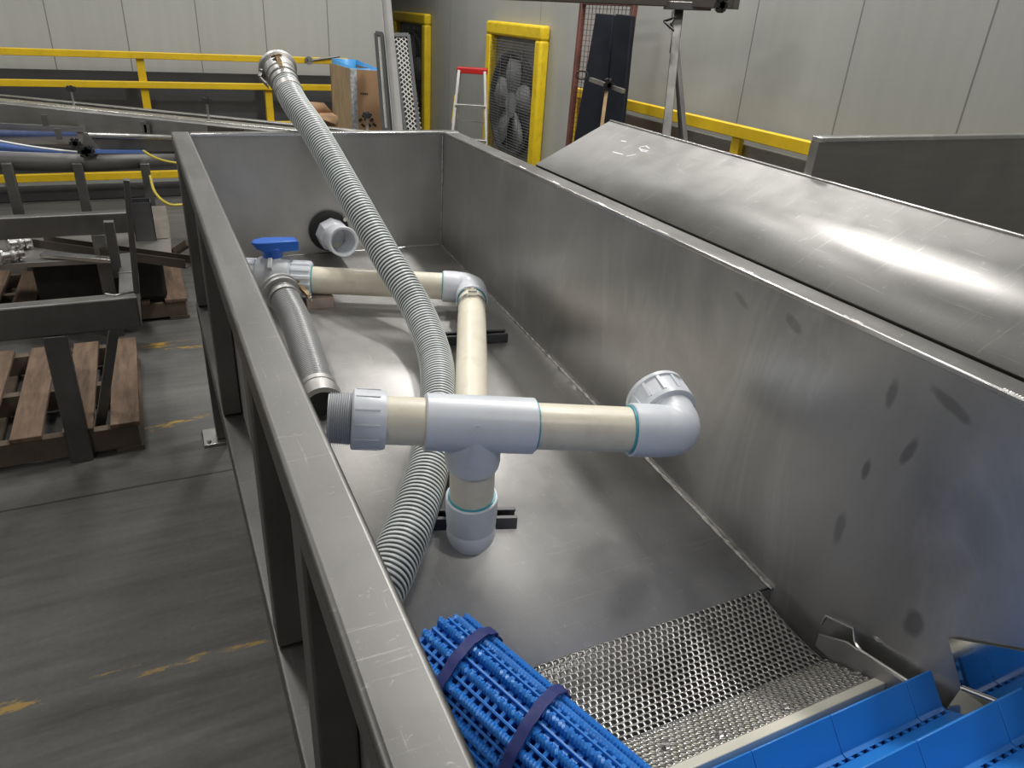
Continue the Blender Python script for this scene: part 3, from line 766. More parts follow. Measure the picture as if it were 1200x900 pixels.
# ================================================================== SLOPED PANEL AND NEIGHBOUR SHEETS (right of the tank)
sp = thing('sloped_panel', 'large bright stainless panel sloping up to the right of the tank', 'panel', (1.25, 1, 1.2))
y1 = 2.146
b = MB(); b.add([(XR1+.002, y1, RZ), (XR1+.002, -.3, RZ), (1.381, -.3, 1.341), (1.381, y1, 1.341)], [(0, 1, 2, 3)]); b.build('top_sheet', 'panel', sp, solid=.004)
B((1.379, -.3, 1.0), (1.384, y1, 1.341)).build('back_flange', 'panel', sp, bev=.001)
B((1.376, -.3, 1.338), (1.386, y1, 1.346)).build('folded_edge', 'bright', sp, bev=.002)
b = MB(); b.prism([(XR1+.002, y1, RZ-.002), (1.381, y1, 1.339), (1.381, y1, .9), (XR1+.002, y1, .9)], (0, -.003, 0)); b.build('end_sheet', 'panel', sp)
for y in (.1, 1.95):
    B((1.33, y, 0), (1.378, y+.05, 1.1)).build('leg', 'frame', sp, bev=.004)
# white printed mark
b = MB(); nm = V((-.132, 0, .265)).normalized(); c0 = onz(755, 172, 1.305)
mk = onx(755, 172, 1.30); 
def onpanel(px, py):
    r = ray(px, py); p0 = V((XR1+.002, 0, RZ+.003)); t = (p0-CX0).dot(nm)/r.dot(nm); return CX0+r*t
def stroke(pts, w=.003):
    m = MB()
    for i in range(len(pts)-1):
        m.bar(onpanel(*pts[i]), onpanel(*pts[i+1]), w, .0004, up=nm)
    return m
m = MB()
for st in ([(750, 172), (757, 171), (761, 174)], [(751, 175), (760, 177)], [(749, 173), (752, 177), (758, 178)], [(718, 178), (730, 181)], [(734, 183), (745, 181)], [(728, 165), (734, 166)]):
    for i in range(len(st)-1): m.bar(onpanel(*st[i]), onpanel(*st[i+1]), .004, .0006, up=nm)
m.build('chalk_mark', 'white_edge', sp)

ns = thing('steel_end_sheet', 'upright grey steel sheet of the neighbouring machine behind the sloped panel', 'machine panel', (1.8, 1.28, 0))
B((1.392, 1.279, .5), (3.0-.2, 1.285, 1.424)).build('face_sheet', 'sheet', ns)
B((1.390, 1.270, 1.419), (2.8, 1.300, 1.430)).build('top_flange', 'bright', ns, bev=.002)
B((1.389, 1.276, .5), (1.394, 1.30, 1.42)).build('edge_flange', 'sheet', ns)
for x in (1.45, 2.6): B((x, 1.286, 0), (x+.05, 1.336, 1.3)).build('leg', 'frame', ns, bev=.003)

# ================================================================== FANS ON THE RIGHT WALL
def fan(yc0, yc1, label):
    t = thing('wall_fan', label, 'fan', (2.85, (yc0+yc1)/2, 0), 'large fans in yellow padded frames')
    x0, x1 = 2.77, 2.849; w = .105; zt = 1.55; zb = .04
    B((x0, yc0, zb), (x1, yc0+w, zt-w+.004)).build('frame_side', 'yellow_pad', t, bev=.02, seg=3)
    B((x0, yc1-w, zb), (x1, yc1, zt-w+.004)).build('frame_side', 'yellow_pad', t, bev=.02, seg=3)
    B((x0, yc0, zt-w), (x1, yc1, zt)).build('frame_top', 'yellow_pad', t, bev=.02, seg=3)
    B((x0+.004, yc0, .0), (x1, yc1, w)).build('frame_bottom', 'yellow_pad', t, bev=.02, seg=3)
    B((2.835, yc0+.05, .05), (2.848, yc1-.05, 1.5)).build('back_plate', 'fan_back', t)
    yc = (yc0+yc1)/2; zc = .93; R = (yc1-yc0)/2-w-.01
    hb = MB(); hb.lathe((2.833, yc, zc), (-1, 0, 0), [(0, R), (.045, R), (.05, R+.01), (.05, R-.012), (.02, R-.04), (.0, R-.05)], 56); hb.build('housing', 'fan_dark', t, smooth=30)
    MB().lathe((2.83, yc, zc), (-1, 0, 0), [(0, R*.97), (.002, R*.97)], 40).build('backing_disc', 'fan_dark', t)
    MB().lathe((2.825, yc, zc), (-1, 0, 0), [(0, .10), (.03, .10), (.035, .07), (.045, .03)], 28).build('hub', 'fan_grey', t, smooth=40)
    for k in range(5):
        a = 2*PI*k/5+.35; m = MB(); sec = []
        for i in range(7):
            u = i/6; r_ = .08+(R-.13)*u; wd = .055+.11*math.sin(PI*min(1, u*.75+.1)); tw = .7-.35*u
            ca, sa = math.cos(a), math.sin(a); c_ = V((2.808, yc+ca*r_, zc+sa*r_)); tv = V((0, -sa, ca))
            e = tv*math.cos(tw)*wd*.8+V((1, 0, 0))*math.sin(tw)*wd*.2
            sec += [c_-e, c_+e]
        fs = [(2*i, 2*i+1, 2*i+3, 2*i+2) for i in range(6)]; m.add(sec, fs); m.build('blade', 'fan_grey', t, solid=.004)
    m = MB(); z = .16
    while z < 1.42: m.bar((2.774, yc0+w, z), (2.774, yc1-w, z), .003, .003); z += .022
    for y in (yc-.2, yc, yc+.2): m.bar((2.776, y, .15), (2.776, y, 1.42), .004, .004)
    m.build('grille', 'fan_back', t)
    return t
fan(5.38, 6.42, 'large fan behind a wire grille in a yellow frame, right of the stepladder')
fan(8.02, 9.15, 'yellow framed wall fan partly hidden behind the leaning grid panels')

# ================================================================== STEPLADDER
ld = thing('stepladder', 'small aluminium stepladder with a red top between the two yellow fans', 'ladder', (2.49, 6.0, 0))
tp = V((2.49, 6.02, 1.18)); wv = V((.90, -.42, 0)).normalized(); dvp = V((-.42, -.90, 0)).normalized()
MB().bar(tp-wv*.125, tp+wv*.125, .11, .045).build('top_cap', 'red', ld, bev=.006)
fr = []
for s in (-1, 1):
    a = tp+wv*.105*s+dvp*.03; f_ = V((tp.x, tp.y, 0))+wv*.19*s+dvp*.34
    MB().bar(a, f_, .022, .05, up=dvp).build('front_rail', 'alu', ld, bev=.002); fr.append((a, f_))
    a2 = tp+wv*.10*s-dvp*.03; f2 = V((tp.x, tp.y, 0))+wv*.16*s-dvp*.30
    MB().bar(a2, f2, .018, .02, up=dvp).build('rear_rail', 'alu', ld, bev=.002)
for t_ in (.22, .44, .66, .88):
    a = fr[0][0].lerp(fr[0][1], t_); b_ = fr[1][0].lerp(fr[1][1], t_)
    MB().bar(a, b_, .075, .02, up=(0, 0, 1)).build('step', 'alu', ld, bev=.002)
for t_ in (.35, .75):
    a = (tp-wv*.10-dvp*.03).lerp(V((tp.x, tp.y, 0))-wv*.16-dvp*.30, t_); b_ = (tp+wv*.10-dvp*.03).lerp(V((tp.x, tp.y, 0))+wv*.16-dvp*.30, t_)
    MB().bar(a, b_, .012, .012).build('brace', 'alu', ld)
a = fr[0][0].lerp(fr[0][1], .16); b_ = fr[0][0].lerp(fr[0][1], .34)
MB().bar(a-wv*.014, b_-wv*.014, .004, .045, up=dvp).build('warning_sticker', 'yellow', ld)

# ================================================================== CRATE, RACKS, POLE
cr = thing('cardboard_crate', 'tall cardboard carton with a boarded side and blue liner by the far yellow rail', 'carton', (1.6, 6.2, 0))
c0 = V((1.475, 6.10, 0)); CA = V((1.60, 5.86, 0)); CB = V((1.80, 6.02, 0)); CD = CB+(c0-CA)+V((0, 0, 0)) 
c0 = dd(387, 76, 6.15); c0.z = 0; CA = dd(414, 82, 5.75); CA.z = 0; CB = dd(447, 80, 5.75); CB.z = 0; CD = CB+(c0-CA)
HT = 1.155
def wallpanel(a, b_, mat, name, z0=.12, z1=HT, th=.012):
    d_ = (b_-a).normalized(); nrm = V((d_.y, -d_.x, 0)); m = MB()
    m.prism([a+V((0, 0, z0)), b_+V((0, 0, z0)), b_+V((0, 0, z1)), a+V((0, 0, z1))], -nrm*th); return m.build(name, mat, cr)
wallpanel(c0, CA, 'osb', 'board_side'); wallpanel(CA, CB, 'cardboard', 'carton_front'); wallpanel(CB, CD, 'cardboard', 'carton_side'); wallpanel(CD, c0, 'cardboard', 'carton_back')
d1 = (CB-CA).normalized(); d2 = (c0-CA).normalized()
MB().bar(CA+V((0, 0, .12))-d2*.003, CA+V((0, 0, HT+.004))-d2*.003, .055, .02, up=d2).build('edge_protector', 'tape', cr)
MB().prism([CA+d1*.01+V((0, 0, .62))-V((d1.y, -d1.x, 0))*-.003, CB+V((0, 0, .62))-V((d1.y, -d1.x, 0))*-.003, CB+V((0, 0, .635))-V((d1.y, -d1.x, 0))*-.003, CA+d1*.01+V((0, 0, .635))-V((d1.y, -d1.x, 0))*-.003], (0, 0, .001)).build('carton_seam', 'cardboard', cr)
ctr = (c0+CA+CB+CD)/4
lin = MB()
ins = [p_.lerp(ctr, .08) for p_ in (c0, CA, CB, CD)]
for i in range(4):
    a, b_ = ins[i], ins[(i+1) % 4]; za = HT+(.04 if i in (0, 3) else .01); zb = HT+(.04 if (i+1) % 4 in (0, 3) else .01)
    lin.add([a+V((0, 0, .8)), b_+V((0, 0, .8)), b_+V((0, 0, zb)), a+V((0, 0, za))], [(0, 1, 2, 3)])
lin.build('liner', 'liner_blue', cr, solid=.004)['label'] = 'light blue liner'
nf = V((d1.y, -d1.x, 0))
m = MB()
for k in range(4): # faint printed mark on the carton
    s_ = .05+.016*k; p_ = CA+d1*s_+nf*.002+V((0, 0, .98)); m.bar(p_, p_+d1*.010, .002, .014, up=(0, 0, 1))
m.build('printing', 'ink', cr)
m = MB()
for k, (a, z) in enumerate(((.03, .77), (.05, .75), (.075, .78), (.10, .755), (.12, .775), (.14, .76))):
    p_ = CA+d1*a+nf*.003+V((0, 0, z)); m.bar(p_, p_+d1*.025+V((0, 0, (-1)**k*.02)), .003, .02, up=(0, 0, 1))
B_ = m.build('printing', 'ink', cr)
cp_ = thing('crate_pallet', 'low wooden pallet carrying the tall cardboard carton', 'pallet', tuple(ctr))
for k in range(4):
    a = CA.lerp(c0, (k+.1)/4*1.0); b_ = CB.lerp(CD, (k+.1)/4)
    MB().bar(a+V((0, 0, .105)), b_+V((0, 0, .105)), .07, .02).build('deck_board', 'wood', cp_)
for k in (0, .5, 1):
    a = CA.lerp(CB, k); b_ = c0.lerp(CD, k); MB().bar(a+V((0, 0, .048)), b_+V((0, 0, .048)), .04, .092).build('stringer', 'wood', cp_)
q = dd(385, 138, 5.6); 
cf = thing('torn_carton', 'small torn brown carton left of the tall cardboard carton', 'carton', (q.x, q.y, 0))
MB().box((q.x-.14, q.y-.06, .0), (q.x+.06, q.y+.12, q.z+.02)).build('box_body', 'cardboard', cf, bev=.006)
m = MB(); m.add([(q.x-.14, q.y-.06, q.z+.02), (q.x+.06, q.y-.06, q.z+.02), (q.x+.02, q.y-.16, q.z-.03), (q.x-.17, q.y-.12, q.z+.05)], [(0, 1, 2, 3)]); m.build('flap', 'cardboard', cf, solid=.005)
m = MB(); m.add([(q.x-.14, q.y+.12, q.z+.02), (q.x+.06, q.y+.12, q.z+.02), (q.x+.0, q.y+.14, q.z+.09), (q.x-.16, q.y+.15, q.z+.10)], [(0, 1, 2, 3)]); m.build('flap', 'cardboard', cf, solid=.005)

def grid_panel(tl, tr, bl, br, label, cell=.032, sides=True):
    # leaning plastic grid with frame; corner points given, extended to the floor
    def down(a, b_):
        t = a.z/(a.z-b_.z); return a+(b_-a)*t
    bl = down(tl, bl); br = down(tr, br)
    t = thing('grid_panel', label, 'grid panel', tuple((bl+br)/2), 'grid panels leaning by the crate')
    ux = (tr-tl).normalized(); H_ = (bl-tl).length; W_ = (tr-tl).length; uz = (bl-tl).normalized(); nn_ = ux.cross(uz)
    m = MB(); e = .022
    m.bar(tl, bl, e, .03, up=nn_); m.bar(tr, br, e, .03, up=nn_); m.bar(tl, tr, .03, e, up=nn_); m.bar(bl, br, .03, e, up=nn_); m.bar(tl.lerp(bl, .42), tr.lerp(br, .42), .03, .03, up=nn_)
    m.build('frame', 'grid_dark', t)
    m = MB()
    for k in range(8): p_ = tl.lerp(tr, (k+.5)/8); m.sphere(p_-uz*.018, .009, 8, 6)
    m.build('edge_teeth', 'grid_dark', t)
    m = MB(); nrow = int(H_/cell*1.6); ncol = max(3, int(W_/cell))
    for i in range(nrow):
        for j in range(ncol+1):
            u = (j+(.5 if i % 2 else 0))/ncol; v = (i+.5)/nrow
            if u > .97 or u < .03: continue
            p_ = tl+ux*W_*u+uz*H_*v
            for sg in (-1, 1): m.bar(p_-ux*cell*.5*0+V((0, 0, 0)), p_+ux*sg*cell*.5+uz*H_/nrow, .007, .007, up=nn_)
    m.build('lattice', 'grid_light', t)
    b2 = MB(); off = nn_*(.012 if nn_.y > 0 else -.012); b2.add([tl+off, tr+off, br+off, bl+off], [(0, 1, 2, 3)]); b2.build('backing', 'grid_dark', t)
grid_panel(dd(460, 42, 5.30), dd(479, 42, 5.30), dd(475, 152, 5.10), dd(491, 152, 5.10), 'light lattice panel with dark frame leaning right of the steel angle pole')
grid_panel(dd(441, 40, 5.42), dd(448, 41, 5.40), dd(450, 152, 5.22), dd(457, 152, 5.20), 'narrow grid panel seen edge-on, leaning left of the steel angle pole', cell=.02)
pa = dd(447.5, -60, 4.75); pb = dd(467, 152, 4.55); tt = pa.z/(pa.z-pb.z)
pb = pa+(pb-pa)*tt
m = MB(); pd_ = (pb-pa).normalized(); sx = V((.85, -.5, 0)); sx = (sx-pd_*sx.dot(pd_)).normalized(); sy = pd_.cross(sx)
m.prism([pa+sx*-.028, pa+sx*.028, pa+sx*.028+sy*.004, pa+sx*-.024+sy*.004, pa+sx*-.024+sy*.05, pa+sx*-.028+sy*.05], pb-pa)
tag(m.build('angle_pole', 'stand'), 'tall steel angle pole leaning in front of the lattice panels', 'pole')

# ================================================================== CAGE, BLACK BOARDS, STAND
cg = thing('mesh_cage_panel', 'red-brown framed wire mesh panel leaning near the right wall behind the black boards', 'mesh panel', (2.65, 4.5, 0))
tl, tr = dd(683, 3, 4.62), dd(744, 5, 4.25); bl, br = ony(666, 172, tl.y-.06), ony(722, 172, tr.y-.06)
def down(a, b_, z=0.0):
    t = (a.z-z)/(a.z-b_.z); return a+(b_-a)*t
bl = down(tl, bl); br = down(tr, br)
for a, b_ in ((tl, bl), (tr, br)): MB().bar(a, b_, .03, .03).build('upright', 'rust', cg, bev=.003)
for z_ in (0.0, .55, .98): MB().bar(tl.lerp(bl, z_), tr.lerp(br, z_), .025, .025).build('cross_bar', 'rust', cg, bev=.003)
m = MB()
for k in range(1, 14): m.bar(tl.lerp(tr, k/14), bl.lerp(br, k/14), .003, .003)
for k in range(1, 56): m.bar(tl.lerp(bl, k/56), tr.lerp(br, k/56), .003, .003)
m.build('wire_mesh', 'rust', cg)
def board(tl, tr, bl, br, label):
    bl = ony(*bl, tl.y-.10); br = ony(*br, tr.y-.10); bl = down(tl, bl); br = down(tr, br); nrm = (tr-tl).cross(bl-tl).normalized()
    if nrm.y < 0: nrm = -nrm
    o = MB().prism([tl, tr, br, bl], nrm*.03).build('foam_board', 'board', bev=.006); return tag(o, label, 'board', 'tall black boards by the right wall')
board(dd(698, 15, 4.30), dd(719, 17, 4.22), (672, 165), (706, 157), 'tall black board leaning on the mesh panel, the left one')
board(dd(721, 16, 4.14), dd(741, 18, 4.04), (707, 157), (727, 160), 'tall black board leaning on the mesh panel, the right one')
bc = thing('bar_clamp', 'steel bar clamp hooked across the two tall black boards', 'clamp', tuple(dd(712, 100, 3.9)))
MB().bar(dd(692, 93, 4.02), dd(731, 107, 3.82), .02, .02).build('bar', 'cast', bc)
MB().bar(dd(712, 98, 3.9), dd(705, 150, 3.9), .018, .018).build('screw_arm', 'brass', bc)
m = MB(); p_ = dd(713, 100, 3.88)
for a in (0, 1, 2): m.bar(p_+V((math.cos(a), 0, math.sin(a)))*.035, p_-V((math.cos(a), 0, math.sin(a)))*.026, .018, .018)
m.build('knob', 'rubber', bc)
MB().sweep([dd(682+7*math.cos(a/3), 88+5*math.sin(a/3), 4.05) for a in range(20)], .004, 6).build('cord_loop', 'rubber', bc)

st = thing('tripod_stand', 'grey steel tripod stand carrying the overhead beam in front of the right wall', 'stand', (2.3, 3.0, 0))
top_ = dd(796, 10, 3.55); jn = dd(790, 60, 3.50)
MB().bar(top_, jn, .042, .042).build('mast', 'stand_dark', st, bev=.004)
for (px, py, d_, w_) in ((780, 160, 3.35, .038), (800, 163, 3.45, .022), (797, 163, 3.75, .022)):
    q_ = dd(px, py, d_); q_ = down(jn, q_); MB().bar(jn+V((0, 0, .05)), q_, w_, w_).build('leg', 'stand_dark', st, bev=.003)
ob = thing('overhead_beam', 'dark brown steel beam at the top of the picture resting on the tripod stand', 'beam', tuple(top_))
o0, o1 = dd(520, -3, 4.3), dd(862, 11, 3.4)
bz = top_.z+.06
a_ = o0+V((0, 0, .06)); b_ = o1+V((0, 0, .06))
MB().bar(a_, b_, .08, .12).build('beam', 'brown_steel', ob, bev=.004)
br_ = dd(810, 0, 3.45)
m = MB(); m.bar(top_+V((-.06, .02, .01)), top_+V((.12, -.06, .015)), .16, .035); m.build('bracket', 'frame', ob, bev=.003)
for dx in (-.02, .05):
    MB().lathe(top_+V((dx, -.03, .03)), (0, 0, 1), [(0, .012), (.03, .012)], 6).build('bolt', 'bright', ob)
kn = dd(845, 6, 3.3); m = MB()
for a in (0, 1.05, 2.1): m.bar(kn+V((math.cos(a), 0, math.sin(a)))*.03, kn-V((math.cos(a), 0, math.sin(a)))*.03, .022, .022)
m.build('knob', 'rubber', ob)
sp3 = [dd(789, 12, 3.4), dd(787, 22, 3.38), dd(778, 25, 3.38), dd(792, 20, 3.36), dd(784, 33, 3.38), dd(779, 26, 3.38), dd(790, 36, 3.36), dd(786, 28, 3.38)]
tag(MB().sweep(sp3, .006, 6).build('cable_tie', 'rubber'), 'black strap dangling from the tripod stand bracket', 'strap')

# ================================================================== CONVEYORS AT LEFT
ca = thing('steel_conveyor_frame', 'long plain stainless conveyor beam passing diagonally behind the tank', 'conveyor', (0, 5.3, 0))
k0, k1 = onz(-60, 114, .95), onz(452, 166, .95)
kL = k0+(k0-k1)*.9
dk = (k1-k0); dkn = dk.normalized(); nk = V((dkn.y, -dkn.x, 0))
if nk.y > 0: nk = -nk
def face(a, b_, z0, z1, th, mat, name, par, bev=.003):
    return MB().prism([V((a.x, a.y, z0)), V((b_.x, b_.y, z0)), V((b_.x, b_.y, z1)), V((a.x, a.y, z1))], -nk*th).build(name, mat, par, bev=bev)
face(kL, k1, .75, .945, .05, 'conveyor', 'side_beam', ca)
face(kL-nk*.05, k1-nk*.05, .92, .955, .08, 'bright', 'top_flange', ca)
face(kL-nk*.26, k1-nk*.26, .75, .95, .05, 'conveyor', 'side_beam', ca)
jp = k0.lerp(k1, .62); jq = k0.lerp(k1, .70)
face(jp+nk*.006, jq+nk*.006, .755, .94, .006, 'brown_steel', 'joint_plate', ca, bev=.001)
for t_ in (-.7, .55, .85):
    p_ = k0.lerp(k1, t_)-nk*.1; B((p_.x-.025, p_.y-.025, 0), (p_.x+.025, p_.y+.025, .75)).build('leg', 'conveyor', ca, bev=.003)
def star_knob(px, py, d_, stem, par):
    r_ = ray(px, py); p_ = CX0+r_*((k0-nk*.12-CX0).dot(nk)/r_.dot(nk)); m = MB()
    for a in (.3, 1.35, 2.4): m.bar(p_+V((math.cos(a), .2, math.sin(a)*.6))*.028, p_-V((math.cos(a), .2, math.sin(a)*.6))*.028, .018, .016)
    k_ = m.build('star_knob', 'rubber', par); k_['label'] = 'black star knob'
    MB().bar(p_, p_-V((0, 0, stem)), .012, .012).build('stem', 'bright', k_)
star_knob(83, 104, 6.0, .12, ca); star_knob(242, 118, 5.2, .11, ca); star_knob(430, 135, 4.7, .12, ca)

cb_ = thing('blue_belt_conveyor', 'low conveyor with a drooping light blue belt at the left, behind the welded frame', 'conveyor', (-.3, 5.0, 0))
Y2 = 4.95
def yp(px, py, y=Y2): return ony(px, py, y)
b = MB(); pts = [yp(-300, 170), yp(0, 178), yp(60, 180.5), yp(120, 181), yp(205, 180)]; low = [yp(-300, 190), yp(0, 199), yp(60, 201), yp(110, 201.5), yp(205, 194)]
vs = pts+low; fs = [(i, i+1, i+6, i+5) for i in range(4)]; b.add(vs, fs); b.build('trough_side', 'stand', cb_, smooth=1, solid=.01)
B((-2.0, Y2+.02, .80), (.12, Y2+.5, .82)).build('trough_bed', 'brown_steel', cb_)
b = MB(); n_ = 16; up_l, dn_l = [], []
for i in range(n_+1):
    px = -30+ (100+30)*i/n_; u = i/n_
    px = px if i else -300
    up_l.append(yp(px, 159+20*u-4*math.sin(PI*u)*-.6, Y2-.03)); dn_l.append(yp(px, 176+4*math.sin(u*PI/2), Y2-.03))
b.add(up_l+dn_l, [(i, i+1, i+2+n_, i+1+n_) for i in range(n_)]); b.build('belt', 'far_blue', cb_, solid=.006)
MB().sweep(up_l, .006, 6).build('belt_edge', 'white_edge', cb_); MB().sweep(dn_l, .004, 6).build('belt_edge', 'white_edge', cb_)
MB().bar(yp(100, 177.5, Y2-.035), yp(172, 178, Y2-.035), .01, .018).build('belt', 'far_blue', cb_)
b = MB(); b.add([yp(-300, 143, Y2+.3), yp(90, 155, Y2+.3), yp(90, 166, Y2+.3), yp(-300, 156, Y2+.3)], [(0, 1, 2, 3)]); b.build('return_belt', 'far_blue_dark', cb_, solid=.01)
MB().bar(yp(-300, 134, Y2+.4), yp(195, 156, Y2+.4), .02, .03).build('guide_rail', 'conveyor', cb_)
MB().bar(yp(-300, 162, Y2+.32), yp(110, 170, Y2+.32), .02, .04).build('guide_rail', 'sheet', cb_)
MB().sweep([yp(100, 158.5), yp(204, 161.5)], .017, 14).build('drive_shaft', 'bright', cb_)
MB().bar(yp(100, 170), yp(204, 170), .02, .07).build('cross_plate', 'frame', cb_)
b = MB(); b.prism([yp(98, 155), yp(103, 155), yp(118, 176), yp(96, 178)], (0, -.03, 0)); b.build('bracket', 'conveyor', cb_)
for (px, py) in ((88, 168), (104, 177), (98, 178)):
    p_ = yp(px, py, Y2-.06); m = MB()
    for a in (0, 1.05, 2.1): m.bar(p_+V((math.cos(a), 0, math.sin(a)))*.030, p_-V((math.cos(a), 0, math.sin(a)))*.030, .018, .018)
    m.build('star_knob', 'rubber', cb_)['label'] = 'black star knob'
for (px, py) in ((68, 155), (172, 150), (52, 139), (168, 147)):
    p_ = yp(px, py, Y2+.1); B((p_.x-.015, p_.y-.01, p_.z-.04), (p_.x+.015, p_.y+.01, p_.z+.02)).build('clip', 'frame', cb_)
for px in (-260, 10, 92, 170):
    p_ = yp(px, 196); MB().bar((p_.x, p_.y-.03, p_.z+.03), (p_.x+.0, p_.y-.03, 0), .05, .05).build('leg', 'frame', cb_, bev=.003)

# yellow cable
cpts = [yp(170, 178, 4.9), yp(186, 187, 4.6), yp(210, 192, 4.2)]
tag(MB().sweep(catmull([yp(168, 177, 4.85), yp(180, 184, 4.75), yp(195, 189, 4.7), yp(214, 192, 4.7)], 6), .007, 8).build('yellow_cable', 'cable_yellow'), 'yellow cable crossing the steel trough toward the tank corner', 'cable')
tag(MB().sweep(catmull([yp(176, 206, 4.88), yp(180, 222, 4.8), yp(188, 233, 4.7), yp(200, 240, 4.6), yp(214, 240, 4.6)], 6), .008, 8).build('yellow_cable', 'cable_yellow'), 'yellow cable hanging in a loop below the trough beside a leg', 'cable')

# ================================================================== WELDED FRAME AT LEFT
wf = thing('welded_steel_frame', 'bare welded stainless frame of square tube standing over the near pallet', 'frame', (-.5, 3.4, 0))
FX0, FX1, FY0, FY1 = -1.5, -.115, 2.808, 4.04
B((FX0, FY0, .53), (FX1, FY0+.06, .648)).build('front_beam', 'frame', wf, bev=.006, seg=3)
B((FX0, FY1, .545), (FX1-.02, FY1+.06, .648)).build('back_beam', 'frame', wf, bev=.006, seg=3)
B((FX1-.06, FY0+.06, .535), (FX1, 3.38, .643)).build('side_beam', 'frame', wf, bev=.006, seg=3)
MB().bar((-.395, FY0+.02, .53), (-.404, FY0+.03, 0), .075, .04).build('leg', 'frame', wf, bev=.004)
MB().bar((-.20, FY0+.16, .535), (-.355, FY0+.15, .0), .03, .035).build('brace', 'frame', wf, bev=.003)
MB().bar((-.285, FY1+.03, .545), (-.285, FY1+.03, 0), .06, .06).build('leg', 'frame', wf, bev=.004)
MB().bar((-1.3, FY0+.03, .53), (-1.3, FY0+.03, 0), .06, .06).build('leg', 'frame', wf, bev=.004)
MB().bar((-1.3, FY1+.03, .545), (-1.3, FY1+.03, 0), .06, .06).build('leg', 'frame', wf, bev=.004)
p_ = ony(148, 210, 2.87); q_ = ony(162, 352, 2.87)
MB().bar(p_, V((q_.x, q_.y, .645)), .02, .035).build('flat_bar', 'frame', wf, bev=.002)
p_ = ony(127, 259, 3.2); q_ = ony(141, 335, 3.2)
MB().bar(p_, V((q_.x+.0, q_.y, .60)), .035, .03).build('flat_bar', 'frame', wf, bev=.002)
MB().sweep([(FX1-.10, FY0+.058, .650), (FX1-.07, FY0+.03, .650), (FX1-.03, FY0+.05, .651), (FX1, FY0+.06, .650)], .004, 6).build('weld_seam', 'weld', wf)
B((FX1-.062, FY0+.30, .53), (FX1+.002, FY0+.306, .646)).build('weld_seam', 'weld', wf)

def pallet(x0, x1, y0, y1, label, boards, z=.13, stringer_axis='x', name='wooden_pallet'):
    t = thing(name, label, 'pallet', ((x0+x1)/2, (y0+y1)/2, 0))
    n_ = boards; pw = (x1-x0)/(n_-1+.62); bw = pw*.62
    for k in range(n_):
        a = x0+pw*k+random.uniform(-.006, .006); B((a, y0, z-.02), (a+bw, y1, z)).build('deck_board', 'wood', t, bev=.003)
    for y in (y0+.005, (y0+y1)/2-.02, y1-.045): B((x0, y, .02), (x1-.01, y+.04, z-.021)).build('stringer', 'wood_dark', t)
    for k in range(3):
        a = x0+(x1-x0-.1)*k/2; B((a, y0, 0), (a+.1, y1, .02)).build('bottom_board', 'wood_dark', t)
    return t
pallet(-1.29, -.185, 2.84, 3.70, 'worn wooden pallet on the floor under the welded steel frame', 7)
pallet(-.95, .075, 4.20, 4.95, 'wooden pallet carrying the black tote and scrap metal behind the frame', 6, z=.12)

# ------------------------------------------------------------------ scrap on the far pallet
tb_ = B((-.62, 4.22, .121), (-.02, 4.8, .40)).build('black_tote', 'black_box', bev=.02); tag(tb_, 'black tote on the far pallet under the flat steel sheet', 'tote')
ss = MB(); ss.prism([(-.95, 4.03, .415), (.03, 4.0, .405), (.045, 4.45, .405), (-.95, 4.62, .415)], (0, 0, .025)); tag(ss.build('steel_sheet', 'sheet', bev=.002), 'flat steel sheet laid across the black tote', 'sheet')
u0, u1 = onz(45, 282, .46), onz(222, 306, .46)
dch = (u1-u0).normalized(); sd_ = V((dch.y, -dch.x, 0))
m = MB(); W, Hh, t = .075, .045, .004; up = V((0, 0, 1)); u0.z = .432; u1.z = .432
prof = [(-W/2, Hh), (-W/2, 0), (W/2, 0), (W/2, Hh), (W/2-t, Hh), (W/2-t, t), (-W/2+t, t), (-W/2+t, Hh)]
m.prism([u0+sd_*x+up*z for x, z in prof], u1-u0); tag(m.build('steel_channel', 'brown_steel'), 'open brownish steel channel lying diagonally on the flat sheet', 'channel')
m = MB(); a_ = onz(50, 298, .45); b2 = onz(150, 306, .45); a_.z = b2.z = .45
m.bar(a_, b2, .05, .02); tag(m.build('steel_offcut', 'bright', bev=.002), 'bright flat steel offcut in front of the open channel', 'offcut')
for (px, py, lb) in ((22, 286, 'ribbed bright clamp ferrule at the left edge, on the flat sheet'), (14, 300, 'bright steel ferrule ring lying below the ribbed one')):
    p_ = onz(px, py, .47); t_ = thing('pipe_ferrule', lb, 'ferrule', tuple(p_))
    MB().lathe(p_-V((.05, .0, 0)), (1, .35, 0), [(0, .030), (.004, .038), (.012, .038), (.016, .028), (.07, .026), (.074, .037), (.082, .037), (.086, .028), (.10, .028)], 28).build('tube_body', 'bright', t_, smooth=30)
    MB().lathe(p_+V((-.01, .014, 0)), (1, .35, 0), [(0, .030), (.01, .034), (.02, .030)], 28).build('clamp_ring', 'cast', t_)
p_ = ony(152, 239, 4.3); q_ = ony(172, 288, 4.3)
m = MB(); xa, xb = p_.x, p_.x+.10; z0, z1 = .42, .635
for (lo, hi) in (((xa, 4.28, z0), (xb, 4.284, z1)), ((xa, 4.376, z0), (xb, 4.38, z1)), ((xa, 4.28, z0), (xa+.004, 4.38, z1)), ((xb-.004, 4.28, z0), (xb, 4.38, z1))): m.box(lo, hi)
tag(m.build('square_tube_offcut', 'strut'), 'dark hollow square tube offcut standing upright on the flat sheet', 'offcut')
m = MB(); P4 = [ony(174, 242, 4.42), ony(194, 241, 4.42), ony(199, 268, 4.36), ony(199, 292, 4.30), ony(173, 290, 4.30), ony(178, 268, 4.36)]
for v_ in P4[3:5]: v_.z = max(v_.z, .435)
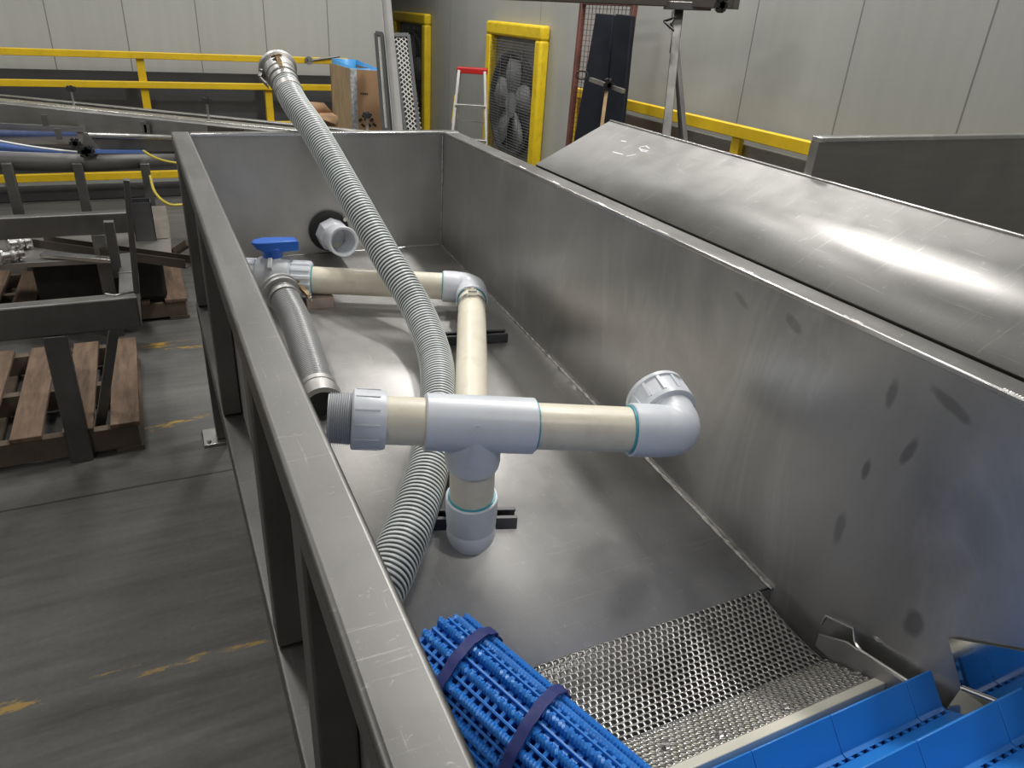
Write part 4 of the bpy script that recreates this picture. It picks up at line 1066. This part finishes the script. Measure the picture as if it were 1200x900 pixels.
m.prism(P4, (0, .006, 0)); tag(m.build('steel_plate_offcut', 'brown_steel'), 'tan stained steel plate offcut leaning beside the dark square tube', 'offcut')
a_ = onz(188, 306, .30); b2 = onz(222, 284, .50); m = MB(); m.bar(a_, b2, .04, .03); 
tag(m.build('wood_offcut', 'wood_dark'), 'dark wood batten poking up toward the tank leg', 'batten')

# ================================================================== LAMPS (hung from the ceiling, out of the frame)
def lamp(x, y, z, e, sx=.5, sy=1.1, label='', rz=0):
    t = thing('high_bay_lamp', label, 'lamp', (x, y, z), 'high bay lamps under the ceiling')
    B((x-sx/2, y-sy/2, z+.02), (x+sx/2, y+sy/2, z+.09)).build('lamp_housing', 'lamp_body', t, bev=.01)
    MB().sweep([(x, y, z+.09), (x, y, CE)], .008, 6).build('hanger', 'lamp_body', t)
    ld_ = bpy.data.lights.new('lamp_glow', 'AREA'); ld_.shape = 'RECTANGLE'; ld_.size = sx; ld_.size_y = sy; ld_.energy = e; ld_.color = (1, .975, .94)
    lo = bpy.data.objects.new('lamp_glow', ld_); C.objects.link(lo); lo.location = (x, y, z); lo.parent = t; lo.matrix_parent_inverse = t.matrix_basis.inverted()
lamp(2.2, 3.3, 4.4, 135, .28, .42, 'high bay lamp above the sloped panel by the right wall')
lamp(2.3, 1.9, 4.4, 52, .28, .42, 'high bay lamp above the neighbouring machine at the near right')
lamp(-.6, 4.6, 4.6, 55, .5, 1.1, 'high bay lamp above the low blue belt conveyor')
lamp(1.7, 6.6, 4.6, 85, .5, 1.1, 'added fill lamp above the tall carton')  # unseen lamp added here to brighten the fan alcove and right wall
lamp(-3.6, 2.2, 4.6, 55, .5, 1.1, 'high bay lamp above the open floor at the left')
lamp(-3.6, 5.6, 4.6, 60, .5, 1.1, 'high bay lamp in the far left corner of the hall')
lamp(1.6, -1.8, 4.6, 38, .5, 1.1, 'high bay lamp behind the camera over the near end')
lamp(-2.0, -1.8, 4.6, 50, .5, 1.1, 'high bay lamp behind the camera at the left')

w = bpy.data.worlds.new('room'); bpy.context.scene.world = w; w.use_nodes = True
w.node_tree.nodes['Background'].inputs[0].default_value = (.5, .52, .55, 1); w.node_tree.nodes['Background'].inputs[1].default_value = .05

# ================================================================== CAMERA
cd = bpy.data.cameras.new('camera'); cam = bpy.data.objects.new('camera', cd); C.objects.link(cam)
cd.sensor_width = 36; cd.sensor_fit = 'HORIZONTAL'; cd.lens = FOC/1200*36; cd.clip_start = .01
R3 = Matrix(((RC[0][0], -RC[0][1], -RC[0][2]), (RC[1][0], -RC[1][1], -RC[1][2]), (RC[2][0], -RC[2][1], -RC[2][2])))
cam.matrix_world = Matrix.Translation(CX0) @ R3.to_4x4()
sc = bpy.context.scene; sc.camera = cam
sc.view_settings.view_transform = 'Standard'; sc.view_settings.look = 'None'; sc.view_settings.gamma = 1
sc.view_settings.use_curve_mapping = False; sc.view_settings.exposure = -0.15
sc.cycles.use_denoising = True; sc.cycles.max_bounces = 8; sc.cycles.sample_clamp_indirect = 6
